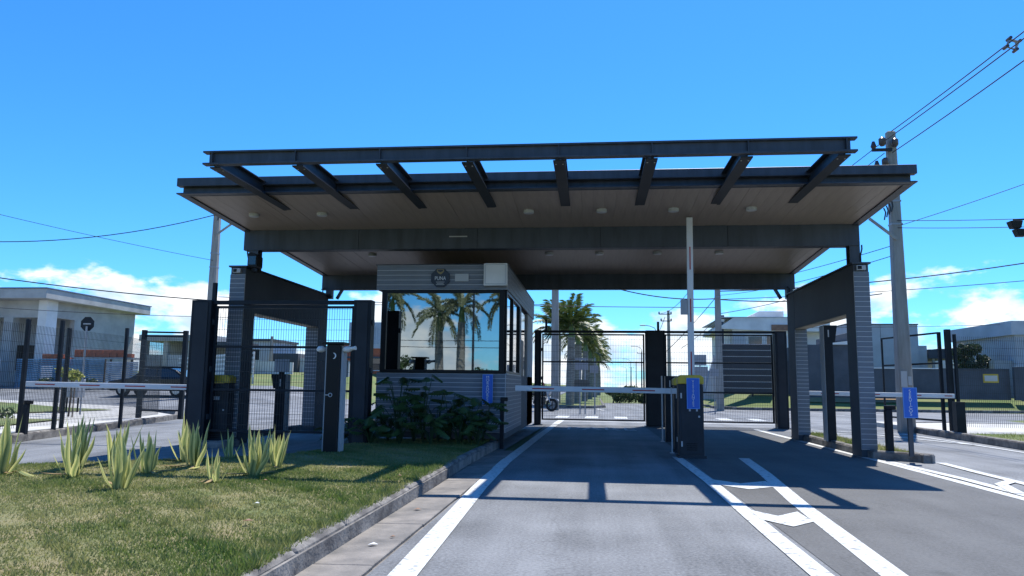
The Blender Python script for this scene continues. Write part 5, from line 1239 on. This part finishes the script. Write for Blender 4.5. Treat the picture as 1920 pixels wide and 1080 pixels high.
def leafcloud(clumps, per, size, seed=1):
    r_ = np.random.default_rng(seed); Vs = []; Ts = []
    for (c, rad) in clumps:
        u = r_.normal(size=(per, 3)); u /= np.linalg.norm(u, axis=1)[:, None]
        p = u * (r_.random((per, 1)) ** .42) * np.array(rad) + np.array(c)
        a = r_.normal(size=(per, 3)); a /= np.linalg.norm(a, axis=1)[:, None]; q = np.cross(a, r_.normal(size=(per, 3))); q /= np.linalg.norm(q, axis=1)[:, None]
        s = size * (.6 + .8 * r_.random((per, 1)))
        Vs.append(np.stack([p - a * s, p - q * s * .55, p + a * s, p + q * s * .55], 1).reshape(-1, 3))
        t_ = np.clip(r_.normal(.42, .2, per) + r_.normal(0, .12), 0, 1); Ts.append(np.repeat(t_, 4))
    V = np.concatenate(Vs); return V, np.arange(len(V)).reshape(-1, 4), np.concatenate(Ts)
def tree(name, label, cat, x, y, z0, h, clumps, per, size, mt, trunk=.12, group=None, seed=1):
    t = thing(name, label, cat, (x, y, z0), group)
    b = B(); zt = min(c[0][2] for c in clumps); b.tube([(0, 0, 0), (.03, 0, zt * .5), (0, .02, zt)], [trunk * 1.3, trunk, trunk * .7], 8)
    for (c, r_) in clumps[:7]: b.tube([(0, 0, zt * .8), (c[0] * .5, c[1] * .5, (zt * .8 + c[2]) / 2), c], [trunk * .6, trunk * .4, trunk * .15], 6)
    b.build('trunk', M_BARK, t, smooth=True, local=True)
    V, F, T = leafcloud(clumps, per, size, seed); link('crown', raw_mesh('crown', V, F, mt, T), t)
def clumps(n, rx, rz, zc, cr, seed):
    r_ = random.Random(seed); out = []
    for k in range(n):
        a = r_.uniform(0, 6.28); e = r_.uniform(-.8, 1); rr = math.sqrt(max(0, 1 - e * e)) * r_.uniform(.5, 1)
        s = cr * r_.uniform(.7, 1.25); out.append(((rx * rr * math.cos(a), rx * rr * math.sin(a), zc + rz * e * .8), (s, s, s * .8)))
    return out
tree('tree', 'dark round leafy tree above the right boundary wall', 'tree', 24.6, 52, .9, 3.6, clumps(16, 1.0, .95, 2.35, .48, 3) + [((1.1, -.2, 2.0), (.35, .3, .3))], 220, .085, M_TREE, .1, None, 3)
for i, (x, y, w, h) in enumerate(((1.6, 57.5, 1.0, 1.05), (2.8, 58.2, 1.1, 1.15), (4.0, 57.6, .9, .95), (5.3, 58.4, 1.2, 1.2), (6.6, 58, 1.0, 1.1), (-4.4, 60, 1.3, 1.2))):
    tree('bush', ['leftmost dark bush closing the view down the boulevard', 'second dark bush down the boulevard', 'lower middle bush down the boulevard', 'taller fourth bush down the boulevard', 'rightmost bush down the boulevard', 'bush left of the palm row'][i], 'bush', x, y, 0, h, clumps(12, w * .85, h * .42, h * .55, w * .45, 40 + i), 260, .07, M_BUSH, .05, 'bushes beyond the median', 40 + i)
for i, (x, y, h) in enumerate(((-25, -60, 3.0), (-22, -58, 4.2), (-18.5, -60, 2.8), (-13.5, -62, 3.2), (-10, -60, 2.4), (-29, -62, 3.4), (-6, -64, 2.8), (-33, -60, 3.2))):
    tree('tree', ['left low tree', 'tallest low tree', 'low tree left of the first trunk', 'low tree between the trunks', 'low tree right of the second trunk', 'far left low tree', 'far right low tree', 'outermost left low tree'][i] + ' mirrored at the foot of the booth window', 'tree', x, y, 0, h, clumps(10, 1.9, h * .38, h * .62, .9, 60 + i), 130, .16, M_BUSH, .1, 'low trees behind the camera', 60 + i)
for i, (x, y, h) in enumerate(((-17.0, 22.6, 1.35), (-15.2, 20.6, 1.25), (-18.9, 20.8, 1.4))):
    tree('sapling', ['staked yellow leaved sapling beside the litter bin', 'staked sapling in front of the blue hoarding', 'yellow leaved sapling near the left edge'][i], 'sapling', x, y, .15, h, [((0, 0, h), (.28, .28, .14)), ((.15, 0, h - .1), (.2, .2, .12))], 60, .055, M_FLOWER, .025, 'young plants on the left verge', 80 + i)
    s = B().cyl((x + .12, y, .1), (x + .12, y, h * .9), .02, 6).build('stake', M_BARK); tag(s, ['wooden stake of the sapling beside the litter bin', 'wooden stake of the sapling before the blue hoarding', 'wooden stake of the left edge sapling'][i], 'stake', 'sapling stakes')
for i, (x, y) in enumerate(((-16.4, 19.3), (-27.5, 38.8), (-30, 38.9), (-33.5, 38.0))):
    tree('low_shrub', ['low green shrub on the near left verge', 'weeds at the foot of the grey hoarding', 'weeds at the foot of the blue hoarding', 'weeds at the foot of the pale corrugated sheets'][i], 'shrub', x, y, terr(x, y) + .1, .5, clumps(6, .5, .18, .28, .22, 90 + i), 70, .06, M_BUSH, .02, 'low shrubs on the left', 90 + i)
